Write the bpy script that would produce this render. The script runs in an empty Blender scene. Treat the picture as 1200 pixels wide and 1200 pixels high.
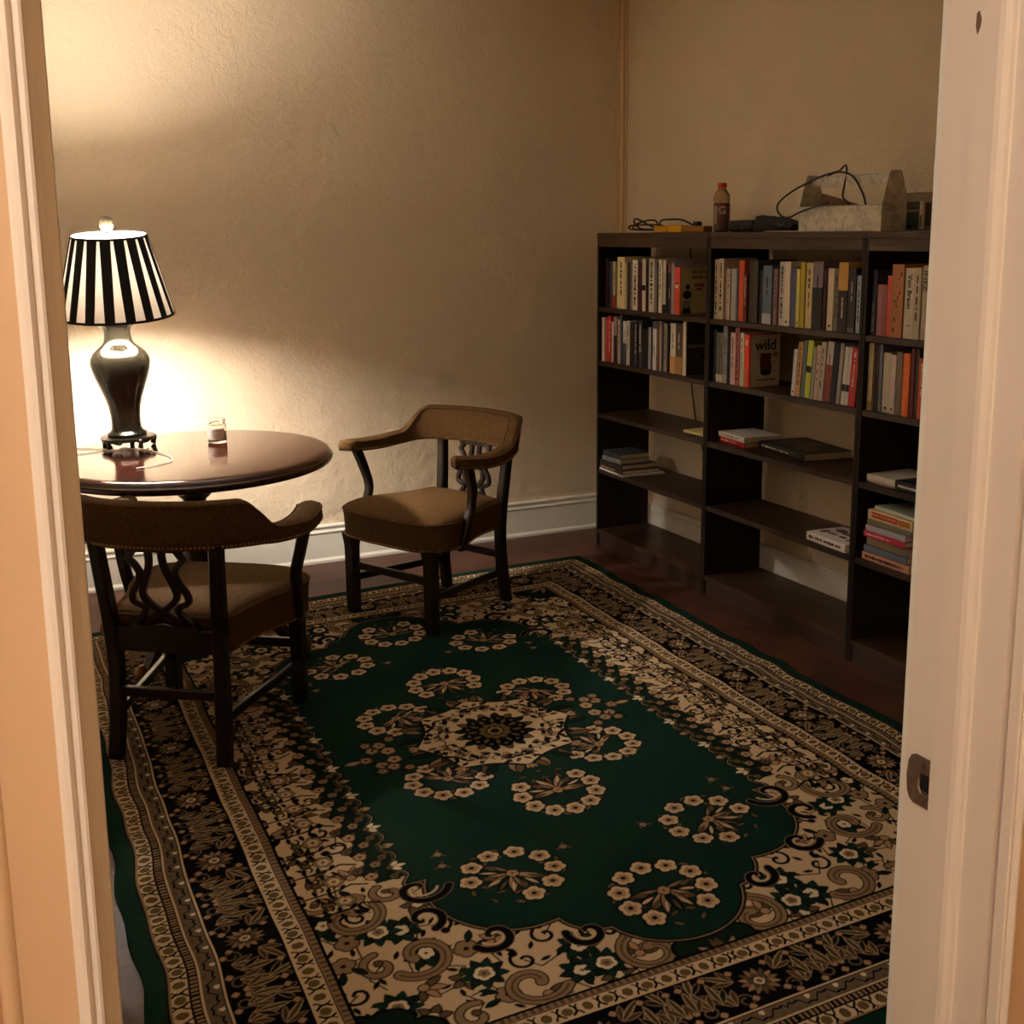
import bpy, bmesh, math, random
import numpy as np
from mathutils import Vector, Matrix
PI = math.pi
C = bpy.context.scene.collection
def lin(c):
    return tuple(((v/255)/12.92 if v/255 <= .04045 else ((v/255+.055)/1.055)**2.4) for v in c)
# ------------------------------------------------------------------ materials
MATS = {}
def mat(name, rgb, rough=.6, metal=0., spec=.5, bump=None, var=None, coat=0., sheen=0., trans=0., ior=1.45):
    if name in MATS: return MATS[name]
    m = bpy.data.materials.new(name); m.use_nodes = True
    nt = m.node_tree; b = nt.nodes['Principled BSDF']
    col = lin(rgb)
    b.inputs['Base Color'].default_value = (*col, 1)
    b.inputs['Roughness'].default_value = rough
    b.inputs['Metallic'].default_value = metal
    b.inputs['Specular IOR Level'].default_value = spec
    b.inputs['IOR'].default_value = ior
    b.inputs['Coat Weight'].default_value = coat
    b.inputs['Coat Roughness'].default_value = .08
    b.inputs['Sheen Weight'].default_value = sheen
    b.inputs['Transmission Weight'].default_value = trans
    tc = nt.nodes.new('ShaderNodeTexCoord')
    n = nt.nodes.new('ShaderNodeTexNoise'); nt.links.new(tc.outputs['Object'], n.inputs['Vector'])
    s, a = var if var else (60., .06)
    n.inputs['Scale'].default_value = s; n.inputs['Detail'].default_value = 4
    r = nt.nodes.new('ShaderNodeMapRange'); nt.links.new(n.outputs['Fac'], r.inputs['Value'])
    r.inputs['From Min'].default_value = .3; r.inputs['From Max'].default_value = .7
    r.inputs['To Min'].default_value = 1-a; r.inputs['To Max'].default_value = 1+a
    mx = nt.nodes.new('ShaderNodeVectorMath'); mx.operation = 'SCALE'
    mx.inputs[0].default_value = col; nt.links.new(r.outputs[0], mx.inputs['Scale'])
    nt.links.new(mx.outputs[0], b.inputs['Base Color'])
    if bump:
        n2 = nt.nodes.new('ShaderNodeTexNoise'); nt.links.new(tc.outputs['Object'], n2.inputs['Vector'])
        n2.inputs['Scale'].default_value = bump[0]; n2.inputs['Detail'].default_value = 3
        bp = nt.nodes.new('ShaderNodeBump'); bp.inputs['Strength'].default_value = bump[1]
        bp.inputs['Distance'].default_value = bump[2] if len(bump) > 2 else .01
        nt.links.new(n2.outputs['Fac'], bp.inputs['Height']); nt.links.new(bp.outputs[0], b.inputs['Normal'])
    MATS[name] = m
    return m
def wood(name, c1, c2, rough=.35, scale=(3, 30, 30), coat=0., spec=.5):
    if name in MATS: return MATS[name]
    m = bpy.data.materials.new(name); m.use_nodes = True
    nt = m.node_tree; b = nt.nodes['Principled BSDF']
    tc = nt.nodes.new('ShaderNodeTexCoord'); mp = nt.nodes.new('ShaderNodeMapping')
    mp.inputs['Scale'].default_value = scale; nt.links.new(tc.outputs['Object'], mp.inputs['Vector'])
    n = nt.nodes.new('ShaderNodeTexNoise'); n.inputs['Scale'].default_value = 1.; n.inputs['Detail'].default_value = 6
    n.inputs['Distortion'].default_value = .8
    nt.links.new(mp.outputs[0], n.inputs['Vector'])
    cr = nt.nodes.new('ShaderNodeValToRGB'); nt.links.new(n.outputs['Fac'], cr.inputs[0])
    cr.color_ramp.elements[0].position = .3; cr.color_ramp.elements[1].position = .72
    cr.color_ramp.elements[0].color = (*lin(c1), 1); cr.color_ramp.elements[1].color = (*lin(c2), 1)
    nt.links.new(cr.outputs[0], b.inputs['Base Color'])
    b.inputs['Roughness'].default_value = rough; b.inputs['Coat Weight'].default_value = coat
    b.inputs['Coat Roughness'].default_value = .07
    b.inputs['Specular IOR Level'].default_value = spec
    MATS[name] = m
    return m
# ------------------------------------------------------------------ mesh helpers
def newobj(name, bm, m, parent=None, smooth=False):
    me = bpy.data.meshes.new(name); bmesh.ops.recalc_face_normals(bm, faces=bm.faces[:])
    bm.to_mesh(me); bm.free()
    if smooth:
        for p in me.polygons: p.use_smooth = True
        try: me.set_sharp_from_angle(angle=math.radians(38))
        except Exception: pass
    ms = m if isinstance(m, (list, tuple)) else [m]
    for q in ms: me.materials.append(q)
    o = bpy.data.objects.new(name, me); C.objects.link(o)
    if parent: o.parent = parent
    return o
def B(): return bmesh.new()
def box(bm, x0, x1, y0, y1, z0, z1, bev=0., mi=0, M=None, seg=1):
    t = bmesh.new()
    vs = [t.verts.new(p) for p in ((x0,y0,z0),(x1,y0,z0),(x1,y1,z0),(x0,y1,z0),(x0,y0,z1),(x1,y0,z1),(x1,y1,z1),(x0,y1,z1))]
    for f in ((3,2,1,0),(4,5,6,7),(0,1,5,4),(1,2,6,5),(2,3,7,6),(3,0,4,7)): t.faces.new([vs[i] for i in f])
    if bev > 0: bmesh.ops.bevel(t, geom=t.edges[:], offset=bev, segments=seg, affect='EDGES', profile=.5)
    merge(bm, t, mi, M)
def merge(bm, t, mi=0, M=None):
    mp = {}
    for v in t.verts: mp[v] = bm.verts.new(M @ v.co if M else v.co)
    for f in t.faces:
        try:
            g = bm.faces.new([mp[v] for v in f.verts]); g.material_index = mi
        except ValueError: pass
    t.free()
def lathe(bm, prof, n=32, M=None, mi=0, cap=True):
    t = bmesh.new(); rings = []
    for r, z in prof: rings.append([t.verts.new((r*math.cos(2*PI*i/n), r*math.sin(2*PI*i/n), z)) for i in range(n)])
    for a, b in zip(rings, rings[1:]):
        for i in range(n): t.faces.new((a[i], a[(i+1)%n], b[(i+1)%n], b[i]))
    if cap:
        t.faces.new(rings[0][::-1]); t.faces.new(rings[-1])
    merge(bm, t, mi, M)
def catmull(pts, k=6, closed=False):
    P = [Vector(p) for p in pts]; out = []; n = len(P)
    for i in range(n if closed else n-1):
        if closed: a, b, c, d = P[(i-1)%n], P[i], P[(i+1)%n], P[(i+2)%n]
        else: a, b, c, d = P[max(i-1,0)], P[i], P[i+1], P[min(i+2,n-1)]
        for j in range(k):
            t = j/k
            out.append(.5*((2*b)+(c-a)*t+(2*a-5*b+4*c-d)*t*t+(3*b-3*c+d-a)*t**3))
    if not closed: out.append(P[-1])
    return out
def tube(bm, pts, r, n=8, M=None, mi=0, up=None, square=False, closed=False):
    """sweep a round (or square, r=(half width, half depth)) section along pts; r may be list"""
    t = bmesh.new(); pts = [Vector(p) for p in pts]; rings = []
    prev = None
    for i, p in enumerate(pts):
        if closed: d = (pts[(i+1)%len(pts)]-pts[i-1]).normalized()
        else: d = (pts[min(i+1, len(pts)-1)]-pts[max(i-1, 0)]).normalized()
        if up is not None: u = Vector(up)
        elif prev is None: u = Vector((0,0,1)) if abs(d.z) < .9 else Vector((1,0,0))
        else: u = prev
        s = d.cross(u).normalized(); w = s.cross(d).normalized(); prev = w
        rr = r[i] if isinstance(r, list) else r
        if square:
            a, b = rr if isinstance(rr, (tuple, list)) else (rr, rr)
            cs = ((-a,-b),(a,-b),(a,b),(-a,b))
            if n > 4:   # softened corners
                e = min(a,b)*.3; cs = ((-a+e,-b),(a-e,-b),(a,-b+e),(a,b-e),(a-e,b),(-a+e,b),(-a,b-e),(-a,-b+e))
        else: cs = [(rr*math.cos(2*PI*k/n), rr*math.sin(2*PI*k/n)) for k in range(n)]
        rings.append([t.verts.new(p+s*a+w*b) for a, b in cs])
    m = len(rings[0])
    prs = list(zip(rings, rings[1:])) + ([(rings[-1], rings[0])] if closed else [])
    for a, b in prs:
        for k in range(m): t.faces.new((a[k], a[(k+1)%m], b[(k+1)%m], b[k]))
    if not closed: t.faces.new(rings[0][::-1]); t.faces.new(rings[-1])
    merge(bm, t, mi, M)
def prism(bm, poly, z0, z1, axis='z', M=None, mi=0, bev=0.):
    """extrude 2D polygon; axis z: (x,y)->z ; x: poly=(y,z) extruded in x ; y: poly=(x,z) extruded in y"""
    t = bmesh.new()
    def P(a, b, c): return {'z': (a,b,c), 'x': (c,a,b), 'y': (a,c,b)}[axis]
    lo = [t.verts.new(P(a,b,z0)) for a,b in poly]; hi = [t.verts.new(P(a,b,z1)) for a,b in poly]
    n = len(poly)
    t.faces.new(lo[::-1]); t.faces.new(hi)
    for i in range(n): t.faces.new((lo[i], lo[(i+1)%n], hi[(i+1)%n], hi[i]))
    if bev: bmesh.ops.bevel(t, geom=t.edges[:], offset=bev, segments=1, affect='EDGES')
    bmesh.ops.recalc_face_normals(t, faces=t.faces[:])
    merge(bm, t, mi, M)
def loft(bm, rings, M=None, mi=0, capends=True, closed=False):
    t = bmesh.new(); R = [[t.verts.new(p) for p in r] for r in rings]; m = len(R[0])
    prs = list(zip(R, R[1:])) + ([(R[-1], R[0])] if closed else [])
    for a, b in prs:
        for k in range(m): t.faces.new((a[k], a[(k+1)%m], b[(k+1)%m], b[k]))
    if capends and not closed: t.faces.new(R[0][::-1]); t.faces.new(R[-1])
    bmesh.ops.recalc_face_normals(t, faces=t.faces[:])
    merge(bm, t, mi, M)
def thing(name, label, cat, loc=(0,0,0), rot=(0,0,0), group=None):
    o = bpy.data.objects.new(name, None); C.objects.link(o); o.empty_display_size = .05
    o.location = loc; o.rotation_euler = rot; o['label'] = label; o['category'] = cat
    if group: o['group'] = group
    return o
def tag(o, label, cat, group=None):
    o['label'] = label; o['category'] = cat
    if group: o['group'] = group
    return o
def struct(name, bm, m, parent=None, smooth=False):
    o = newobj(name, bm, m, parent, smooth)
    if not parent: o['kind'] = 'structure'
    return o
def textmesh(name, body, size, m, parent, M, depth=.0004, sx=1., bold=0.):
    cu = bpy.data.curves.new(name, 'FONT'); cu.body = body; cu.size = size; cu.extrude = depth; cu.offset = bold
    cu.align_x = 'CENTER'; cu.align_y = 'CENTER'; cu.resolution_u = 3
    to = bpy.data.objects.new(name+'_tmp', cu); C.objects.link(to)
    dg = bpy.context.evaluated_depsgraph_get(); dg.update()
    me = bpy.data.meshes.new_from_object(to.evaluated_get(dg))
    bpy.data.objects.remove(to)
    me.transform(M @ Matrix.Diagonal((sx,1,1,1)))
    me.materials.clear(); me.materials.append(m)
    o = bpy.data.objects.new(name, me); C.objects.link(o); o.parent = parent
    return o
def R(deg, ax): return Matrix.Rotation(math.radians(deg), 4, ax)
def T(*p): return Matrix.Translation(p)

# ------------------------------------------------------------------ camera
CAM = (-3.1597, -5.3111, 1.5308)
def make_camera():
    yaw, pitch, roll, f, ppy = .4443, .1908, -.0094, 1394.28, 540.58
    fw = Vector((math.sin(yaw)*math.cos(pitch), math.cos(yaw)*math.cos(pitch), -math.sin(pitch)))
    r = Vector((math.cos(yaw), -math.sin(yaw), 0)); u = r.cross(fw)
    r2 = r*math.cos(roll)+u*math.sin(roll); u2 = -r*math.sin(roll)+u*math.cos(roll)
    cd = bpy.data.cameras.new('camera'); cd.sensor_width = 36; cd.lens = f*36/1200; cd.shift_y = (ppy-600)/1200
    cd.clip_start = .05
    o = bpy.data.objects.new('camera', cd); C.objects.link(o)
    M = Matrix((( r2.x,u2.x,-fw.x,CAM[0]),(r2.y,u2.y,-fw.y,CAM[1]),(r2.z,u2.z,-fw.z,CAM[2]),(0,0,0,1)))
    o.matrix_world = M
    bpy.context.scene.camera = o
make_camera()

# ------------------------------------------------------------------ setting materials
def plaster(name, rgb, bumpk=.5, warm=.05):
    m = bpy.data.materials.new(name); m.use_nodes = True
    nt = m.node_tree; b = nt.nodes['Principled BSDF']; L = nt.links.new
    geo = nt.nodes.new('ShaderNodeNewGeometry')
    def noise(sc, det, dist=0.):
        n = nt.nodes.new('ShaderNodeTexNoise'); n.inputs['Scale'].default_value = sc; n.inputs['Detail'].default_value = det
        n.inputs['Distortion'].default_value = dist; L(geo.outputs['Position'], n.inputs['Vector']); return n
    big = noise(1.3, 3); col = lin(rgb)
    r = nt.nodes.new('ShaderNodeMapRange'); L(big.outputs['Fac'], r.inputs['Value'])
    r.inputs['To Min'].default_value = 1-warm; r.inputs['To Max'].default_value = 1+warm
    s = nt.nodes.new('ShaderNodeVectorMath'); s.operation = 'SCALE'; s.inputs[0].default_value = col
    L(r.outputs[0], s.inputs['Scale']); L(s.outputs[0], b.inputs['Base Color'])
    b.inputs['Roughness'].default_value = .55; b.inputs['Specular IOR Level'].default_value = .3
    n1 = noise(55, 3, 1.2); n2 = noise(11, 3, .6); n3 = noise(2.2, 2, .3)
    a1 = nt.nodes.new('ShaderNodeMath'); a1.operation = 'MULTIPLY_ADD'; L(n2.outputs['Fac'], a1.inputs[0]); a1.inputs[1].default_value = 2.4; L(n1.outputs['Fac'], a1.inputs[2])
    a2 = nt.nodes.new('ShaderNodeMath'); a2.operation = 'MULTIPLY_ADD'; L(n3.outputs['Fac'], a2.inputs[0]); a2.inputs[1].default_value = 4.; L(a1.outputs[0], a2.inputs[2])
    bp = nt.nodes.new('ShaderNodeBump'); bp.inputs['Strength'].default_value = bumpk; bp.inputs['Distance'].default_value = .006
    L(a2.outputs[0], bp.inputs['Height']); L(bp.outputs[0], b.inputs['Normal'])
    return m
def floor_mat():
    m = bpy.data.materials.new('floor_boards'); m.use_nodes = True
    nt = m.node_tree; b = nt.nodes['Principled BSDF']; L = nt.links.new
    geo = nt.nodes.new('ShaderNodeNewGeometry')
    sep = nt.nodes.new('ShaderNodeSeparateXYZ'); L(geo.outputs['Position'], sep.inputs[0])
    # border boards run along the bookcase wall
    gt = nt.nodes.new('ShaderNodeMath'); gt.operation = 'GREATER_THAN'; L(sep.outputs[0], gt.inputs[0]); gt.inputs[1].default_value = -.47
    sw = nt.nodes.new('ShaderNodeCombineXYZ'); L(sep.outputs[1], sw.inputs[0]); L(sep.outputs[0], sw.inputs[1])
    mixv = nt.nodes.new('ShaderNodeMix'); mixv.data_type = 'VECTOR'; L(gt.outputs[0], mixv.inputs['Factor'])
    L(geo.outputs['Position'], mixv.inputs[4]); L(sw.outputs[0], mixv.inputs[5])
    br = nt.nodes.new('ShaderNodeTexBrick'); L(mixv.outputs[1], br.inputs['Vector'])
    br.inputs['Scale'].default_value = 1; br.inputs['Brick Width'].default_value = .62; br.inputs['Row Height'].default_value = .076
    br.inputs['Mortar Size'].default_value = .0012; br.inputs['Mortar Smooth'].default_value = .2; br.inputs['Bias'].default_value = 0
    br.offset = .37; br.inputs['Color1'].default_value = (*lin((84,50,38)),1); br.inputs['Color2'].default_value = (*lin((60,35,27)),1)
    br.inputs['Mortar'].default_value = (*lin((34,18,14)),1)
    mp = nt.nodes.new('ShaderNodeMapping'); mp.inputs['Scale'].default_value = (2.5, 45, 1); L(mixv.outputs[1], mp.inputs['Vector'])
    n = nt.nodes.new('ShaderNodeTexNoise'); n.inputs['Scale'].default_value = 1; n.inputs['Detail'].default_value = 5; L(mp.outputs[0], n.inputs['Vector'])
    r = nt.nodes.new('ShaderNodeMapRange'); L(n.outputs['Fac'], r.inputs['Value']); r.inputs['To Min'].default_value = .6; r.inputs['To Max'].default_value = 1.4
    s = nt.nodes.new('ShaderNodeVectorMath'); s.operation = 'SCALE'; L(br.outputs['Color'], s.inputs[0]); L(r.outputs[0], s.inputs['Scale'])
    L(s.outputs[0], b.inputs['Base Color']); b.inputs['Roughness'].default_value = .45; b.inputs['Specular IOR Level'].default_value = .22
    bp = nt.nodes.new('ShaderNodeBump'); bp.inputs['Strength'].default_value = .25; bp.inputs['Distance'].default_value = .002; bp.invert = True
    L(br.outputs['Fac'], bp.inputs['Height']); L(bp.outputs[0], b.inputs['Normal'])
    return m
WALL = plaster('wall_plaster', (218,200,173), .65)
HALLW = plaster('hall_wall_paint', (236,214,180), .15, .02)
CEIL = plaster('ceiling_paint', (244,238,224), .2, .02)
WHITE = mat('white_trim_paint', (226,222,210), .4, bump=(9, .12, .004), var=(6, .02))
JAMB = mat('door_frame_paint', (226,214,198), .38, bump=(14, .10, .003), var=(5, .02))
HC = 2.72
X0, Y1, Y2 = -3.9, -4.366, -4.494           # left wall, room face and hall face of the front wall
XL, XR = -3.095, -2.2197                   # door opening
bm = B(); box(bm, -5.0, .12, -7.4, .12, -.1, 0); struct('floor', bm, floor_mat())
bm = B(); box(bm, X0-.12, .12, 0, .12, 0, HC); struct('wall_back', bm, WALL)
bm = B(); box(bm, 0, .12, Y2, 0, 0, HC); struct('wall_right', bm, WALL)
bm = B(); box(bm, X0-.12, X0, Y2, 0, 0, HC); struct('wall_left', bm, WALL)
bm = B(); box(bm, X0, XL-.02, Y2, Y1, 0, HC); box(bm, XR+.02, 0, Y2, Y1, 0, HC); box(bm, XL-.02, XR+.02, Y2, Y1, 2.08, HC)
struct('wall_front', bm, [WALL])
bm = B(); box(bm, -5.0, .12, -7.4, .12, HC, HC+.1); struct('ceiling', bm, CEIL)
bm = B(); box(bm, -5.0, -4.88, -7.4, Y2, 0, HC); struct('wall_hall_left', bm, HALLW)
bm = B(); box(bm, -1.3, -1.18, -6.7, Y2, 0, HC); struct('wall_hall_right', bm, HALLW)
bm = B(); box(bm, -4.88, -1.3, -6.82, -6.7, 0, HC); struct('wall_hall_back', bm, HALLW)
bm = B(); box(bm, -4.88, X0-.12, Y2, Y1, 0, HC); box(bm, X0-.12, XL-.14, Y2-.004, Y2-.0005, 0, HC); box(bm, XR+.09, -1.3, Y2-.004, Y2-.0005, 0, HC)
struct('wall_hall_front', bm, HALLW)
# baseboards: plinth, recessed cap, shoe
def base_prof():  # (out from wall, z)
    return [(0,0),(.024,0),(.024,.012),(.016,.024),(.015,.140),(.019,.145),(.019,.151),(.013,.155),(.013,.168),(.018,.172),(.016,.180),(0,.182)]
bm = B(); prism(bm, [(-a, z) for a, z in base_prof()], X0, 0, 'x'); struct('baseboard_back', bm, WHITE)
bm = B(); prism(bm, [(-a, z) for a, z in base_prof()], Y1, -.024, 'y'); struct('baseboard_right', bm, WHITE)
bm = B(); prism(bm, [(X0+a, z) for a, z in base_prof()], Y1, -.024, 'y'); struct('baseboard_left', bm, WHITE)
# corner bead running up the corner of the back and right walls
bm = B(); tube(bm, [(-.014,-.020,.18),(-.016,-.020,HC)], .014, 12); box(bm, -.034,0,-.008,0,.18,HC, .003); box(bm, -.008,0,-.046,-.008,.18,HC, .003); struct('trim_1', bm, mat('corner_bead_paint', (214,186,142), .5), smooth=True)
# door lining + stop (plan profile, extruded upwards), left and right, then head
bm = B()
prism(bm, [(XR,Y1),(XR,-4.4140),(XR-.012,-4.4143),(XR-.0125,-4.444),(XR-.011,-4.4495),(XR-.006,-4.4535),(XR-.001,-4.4545),(XR,-4.456),(XR,Y2),(XR+.02,Y2),(XR+.02,Y1)], 0, 2.08)
rj = struct('trim_2', bm, JAMB)
bm = B()
prism(bm, [(XL,Y1),(XL-.02,Y1),(XL-.02,Y2),(XL,Y2),(XL,-4.456),(XL+.001,-4.4545),(XL+.006,-4.4535),(XL+.011,-4.4495),(XL+.0125,-4.444),(XL+.012,-4.4143),(XL,-4.4140)], 0, 2.08)
struct('trim_3', bm, JAMB)
bm = B(); box(bm, XL-.02, XR+.02, Y2, Y1, 2.06, 2.08); struct('trim_4', bm, JAMB)
HALLT = mat('tan_casing_paint', (206,172,134), .42, bump=(14,.1,.003), var=(5,.02))
# moulded casings: profile (along wall from opening edge, thickness)
cas = [(0,0),(0,.0125),(.002,.0138),(.0045,.0132),(.006,.0125),(.0068,.0155),(.0095,.0180),(.0125,.0175),(.0148,.0140),(.0165,.0132),(.052,.0150),(.054,.018),(.058,.0195),(.062,.0185),(.0645,.0155),(.068,.020),(.075,.0245),(.083,.0255),(.088,.023),(.090,.0)]
def casing(name, xe, s, y, sy, m):
    bm = B(); prism(bm, [(xe+s*a, y+sy*b) for a, b in cas], 0, 2.065)
    if sy < 0:
        for f in bm.faces:
            if abs(f.calc_center_median().x-xe) > .0170 and abs(f.normal.z) < .5: f.material_index = 1
        m = [m, HALLT]
    struct(name, bm, m, smooth=True)
casing('trim_5', XL-.005, -1, Y2-.004, -1, JAMB); casing('trim_6', XR+.005, 1, Y2-.004, -1, JAMB)
casing('trim_7', XL-.005, -1, Y1, 1, WHITE); casing('trim_8', XR+.005, 1, Y1, 1, WHITE)
bm = B(); box(bm, XL-.1, XR+.1, Y2-.026, Y2-.004, 2.065, 2.16, .003); box(bm, XL-.1, XR+.1, Y1, Y1+.02, 2.065, 2.16, .003); struct('trim_9', bm, JAMB)
# strike plate let into the lining
bz = mat('aged_bronze', (118,98,82), .5, .45, var=(90,.2))
sp = bpy.data.objects.new('strike_plate', None); C.objects.link(sp); sp['label'] = 'dark bronze strike plate on the right door jamb'; sp['category'] = 'strike plate'
sp.location = (XR, -4.388, .925)
bm = B()
pl = [(-.024,-.029),(.006,-.029),(.012,-.026),(.016,-.018),(.0175,0),(.016,.018),(.012,.026),(.006,.029),(-.024,.029)]
prism(bm, pl, -.0022, .0, 'x', bev=.0004); newobj('plate', bm, bz, sp)
bm = B(); box(bm, -.0028,-.0015,-.0200,-.0035,-.0095,.0105,.0004); newobj('latch_hole', bm, mat('black_hole', (10,8,7), .8), sp)
bm = B()
for z in (-.0215,.021):
    bm = B(); lathe(bm, [(.0035,0),(.0035,.0008),(.002,.0014)], 12, T(-.0022,-.009,z) @ R(-90,'Y')); newobj('screw', bm, mat('screw_steel', (150,130,110), .35, .9), sp, True)
bm = B(); tube(bm, [(-.0030,-.0015,.004),(-.0040,-.0025,-.006),(-.0050,-.008,-.0125),(-.0045,-.018,-.0145)], .0016, 6); newobj('lip', bm, mat('screw_steel',(150,130,110),.35,.9), sp, True)
# paint chip high on the right lining
# ------------------------------------------------------------------ rug: pattern drawn procedurally into a colour attribute
ST = .0025; HW, HL = 1.165, 1.635
NU, NV = int(HW/ST)+1, int(HL/ST)+1
PAL = {k: np.array(lin(v)) for k, v in dict(green=(17,41,34), dgreen=(15,30,23), navy=(9,9,12), cream=(190,166,134), tan=(132,108,82), brown=(88,70,48), olive=(94,78,46), rose=(158,126,96), white=(206,190,160), dbrown=(28,19,15), grey=(98,84,66)).items()}
class Canvas:
    def __init__(s, nx, ny, col, ox=0., oy=0., st=ST):
        s.a = np.empty((nx, ny, 3)); s.a[:] = PAL[col]; s.ox, s.oy, s.st = ox, oy, st
        s.x = ox+np.arange(nx)*st; s.y = oy+np.arange(ny)*st
    def win(s, cx, cy, r):
        i0 = max(int((cx-r-s.ox)/s.st), 0); i1 = min(int((cx+r-s.ox)/s.st)+2, len(s.x))
        j0 = max(int((cy-r-s.oy)/s.st), 0); j1 = min(int((cy+r-s.oy)/s.st)+2, len(s.y))
        if i0 >= i1 or j0 >= j1: return None
        X, Y = np.meshgrid(s.x[i0:i1], s.y[j0:j1], indexing='ij')
        return X, Y, s.a[i0:i1, j0:j1]
    def put(s, A, d, col, w=None):      # d<0 inside
        k = np.clip(.5-d/s.st, 0, 1)[..., None]
        A[:] = A*(1-k)+PAL[col]*k
    def disc(s, cx, cy, r, col, out=None, o=.0035, ax=1., ang=0.):
        w = s.win(cx, cy, (r+o)*max(ax, 1)+.01)
        if not w: return
        X, Y, A = w; c, q = math.cos(ang), math.sin(ang); X, Y = X-cx, Y-cy
        u, v = (X*c+Y*q)/ax, -X*q+Y*c; d = np.hypot(u, v)-r
        if out: s.put(A, d-o, out)
        s.put(A, d, col)
    def flower(s, cx, cy, r, n, col, out, inner=None, ctr=None, rot=0., o=.003, dp=.2):
        w = s.win(cx, cy, r+o+.01)
        if not w: return
        X, Y, A = w; th = np.arctan2(Y-cy, X-cx)+rot; rr = np.hypot(X-cx, Y-cy)
        e = r*(1-dp+dp*np.abs(np.cos(n*th/2))**.7*1.0)
        d = rr-e
        if out: s.put(A, d-o, out)
        s.put(A, d, col)
        if inner: s.put(A, rr-e*.62, inner)
        if ctr: s.put(A, rr-r*.24, ctr)
    def leaf(s, x, y, ln, wd, ang, col, out='navy', o=.0028, vein=None):
        cx, cy = x+math.cos(ang)*ln/2, y+math.sin(ang)*ln/2
        w = s.win(cx, cy, ln/2+o+.01)
        if not w: return
        X, Y, A = w; c, q = math.cos(ang), math.sin(ang); X, Y = X-cx, Y-cy
        u, v = X*c+Y*q, -X*q+Y*c; t = np.clip(1-(u/(ln/2+o))**2, 0, 1)
        d = np.abs(v)-(wd/2+o)*t; d = np.where(np.abs(u) > ln/2+o, .01, d)
        if out: s.put(A, d, out)
        t = np.clip(1-(u/(ln/2))**2, 0, 1); d = np.abs(v)-wd/2*t; d = np.where(np.abs(u) > ln/2, .01, d)
        s.put(A, d, col)
        if vein: s.put(A, np.where(np.abs(u) > ln*.36, .01, np.abs(v)-.0012), vein)
    def stroke(s, pts, wd, col, out=None, o=.003, taper=False):
        pts = [(float(p[0]), float(p[1])) for p in pts]
        xs = [p[0] for p in pts]; ys = [p[1] for p in pts]
        r = max(max(xs)-min(xs), max(ys)-min(ys))/2+wd+o+.01
        w = s.win((max(xs)+min(xs))/2, (max(ys)+min(ys))/2, r)
        if not w: return
        X, Y, A = w; D = np.full(X.shape, 9.); n = len(pts)-1
        for i in range(n):
            (x0, y0), (x1, y1) = pts[i], pts[i+1]; dx, dy = x1-x0, y1-y0; L2 = dx*dx+dy*dy+1e-12
            t = np.clip(((X-x0)*dx+(Y-y0)*dy)/L2, 0, 1)
            ww = wd/2*((1-.75*(i+t)/n) if taper else 1)
            D = np.minimum(D, np.hypot(X-x0-t*dx, Y-y0-t*dy)-ww)
        if out: s.put(A, D-o, out)
        s.put(A, D, col)
def spiral(cx, cy, r0, r1, a0, turns, n=22):
    return [(cx+(r0+(r1-r0)*i/n)*math.cos(a0+turns*2*PI*i/n), cy+(r0+(r1-r0)*i/n)*math.sin(a0+turns*2*PI*i/n)) for i in range(n+1)]
rng = random.Random(7)
K = Canvas(NU, NV, 'cream')
FU, FV = HW-.375, HL-.36          # outer edge of the inner field
U, V = np.meshgrid(K.x, K.y, indexing='ij')
# shape of the green ground
def green_d(U, V):
    d = np.maximum(U-.525-.012*np.cos(V*2*PI/.1), V-.70)
    d = np.minimum(d, np.maximum(U-.40, V-.92))
    d = np.minimum(d, np.hypot(U-.31, V-.80)-.20)
    d = np.minimum(d, np.hypot(U-.0, V-1.02)-.185)
    d = np.minimum(d, np.hypot(U-.17, V-.98)-.10)
    return d
# --- cream ground motifs
def motif(x, y, k, a):
    if k == 0:
        for j in range(8): K.leaf(x, y, .052, .024, a+j*PI/4, 'green' if j % 2 else 'dgreen', 'navy', .003)
        K.flower(x, y, .019, 5, 'white', 'navy', None, 'brown')
    elif k == 1:
        K.stroke(spiral(x, y, .044, .012, a, .85), .015, 'tan', 'dbrown', .004)
        K.disc(x+.012*math.cos(a), y+.012*math.sin(a), .009, 'brown', 'navy', .003)
    elif k == 2:
        for j in (-1.2, -.4, .4, 1.2): K.leaf(x, y, .050, .017, a+j, 'brown' if abs(j) > 1 else 'rose', 'navy', .0038)
        K.disc(x, y, .011, 'rose', 'navy', .0035)
    elif k == 3:
        K.flower(x, y, .027, 5, 'tan', 'navy', None, 'dbrown', a, .004)
        for j in (-.5, .5): K.leaf(x+.022*math.cos(a+j), y+.022*math.sin(a+j), .040, .014, a+j, 'dgreen', 'navy', .003)
    elif k == 4:
        K.stroke(spiral(x, y, .034, .008, a, 1.0), .009, 'navy')
        K.disc(x+.034*math.cos(a), y+.034*math.sin(a), .011, 'navy')
    else:
        for j in range(6): K.leaf(x, y, .040, .019, a+j*PI/3, 'brown', 'navy', .004)
        K.flower(x, y, .013, 5, 'white', 'navy')
pts = []
tries = 0
while tries < 9000:
    tries += 1
    x, y = rng.uniform(.0, FU-.02), rng.uniform(.0, FV-.02)
    if float(green_d(np.array(x), np.array(y))) < .012: continue
    if y < .68 and x < .64: continue
    if any((x-a)**2+(y-b)**2 < .078**2 for a, b in pts): continue
    pts.append((x, y))
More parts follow.
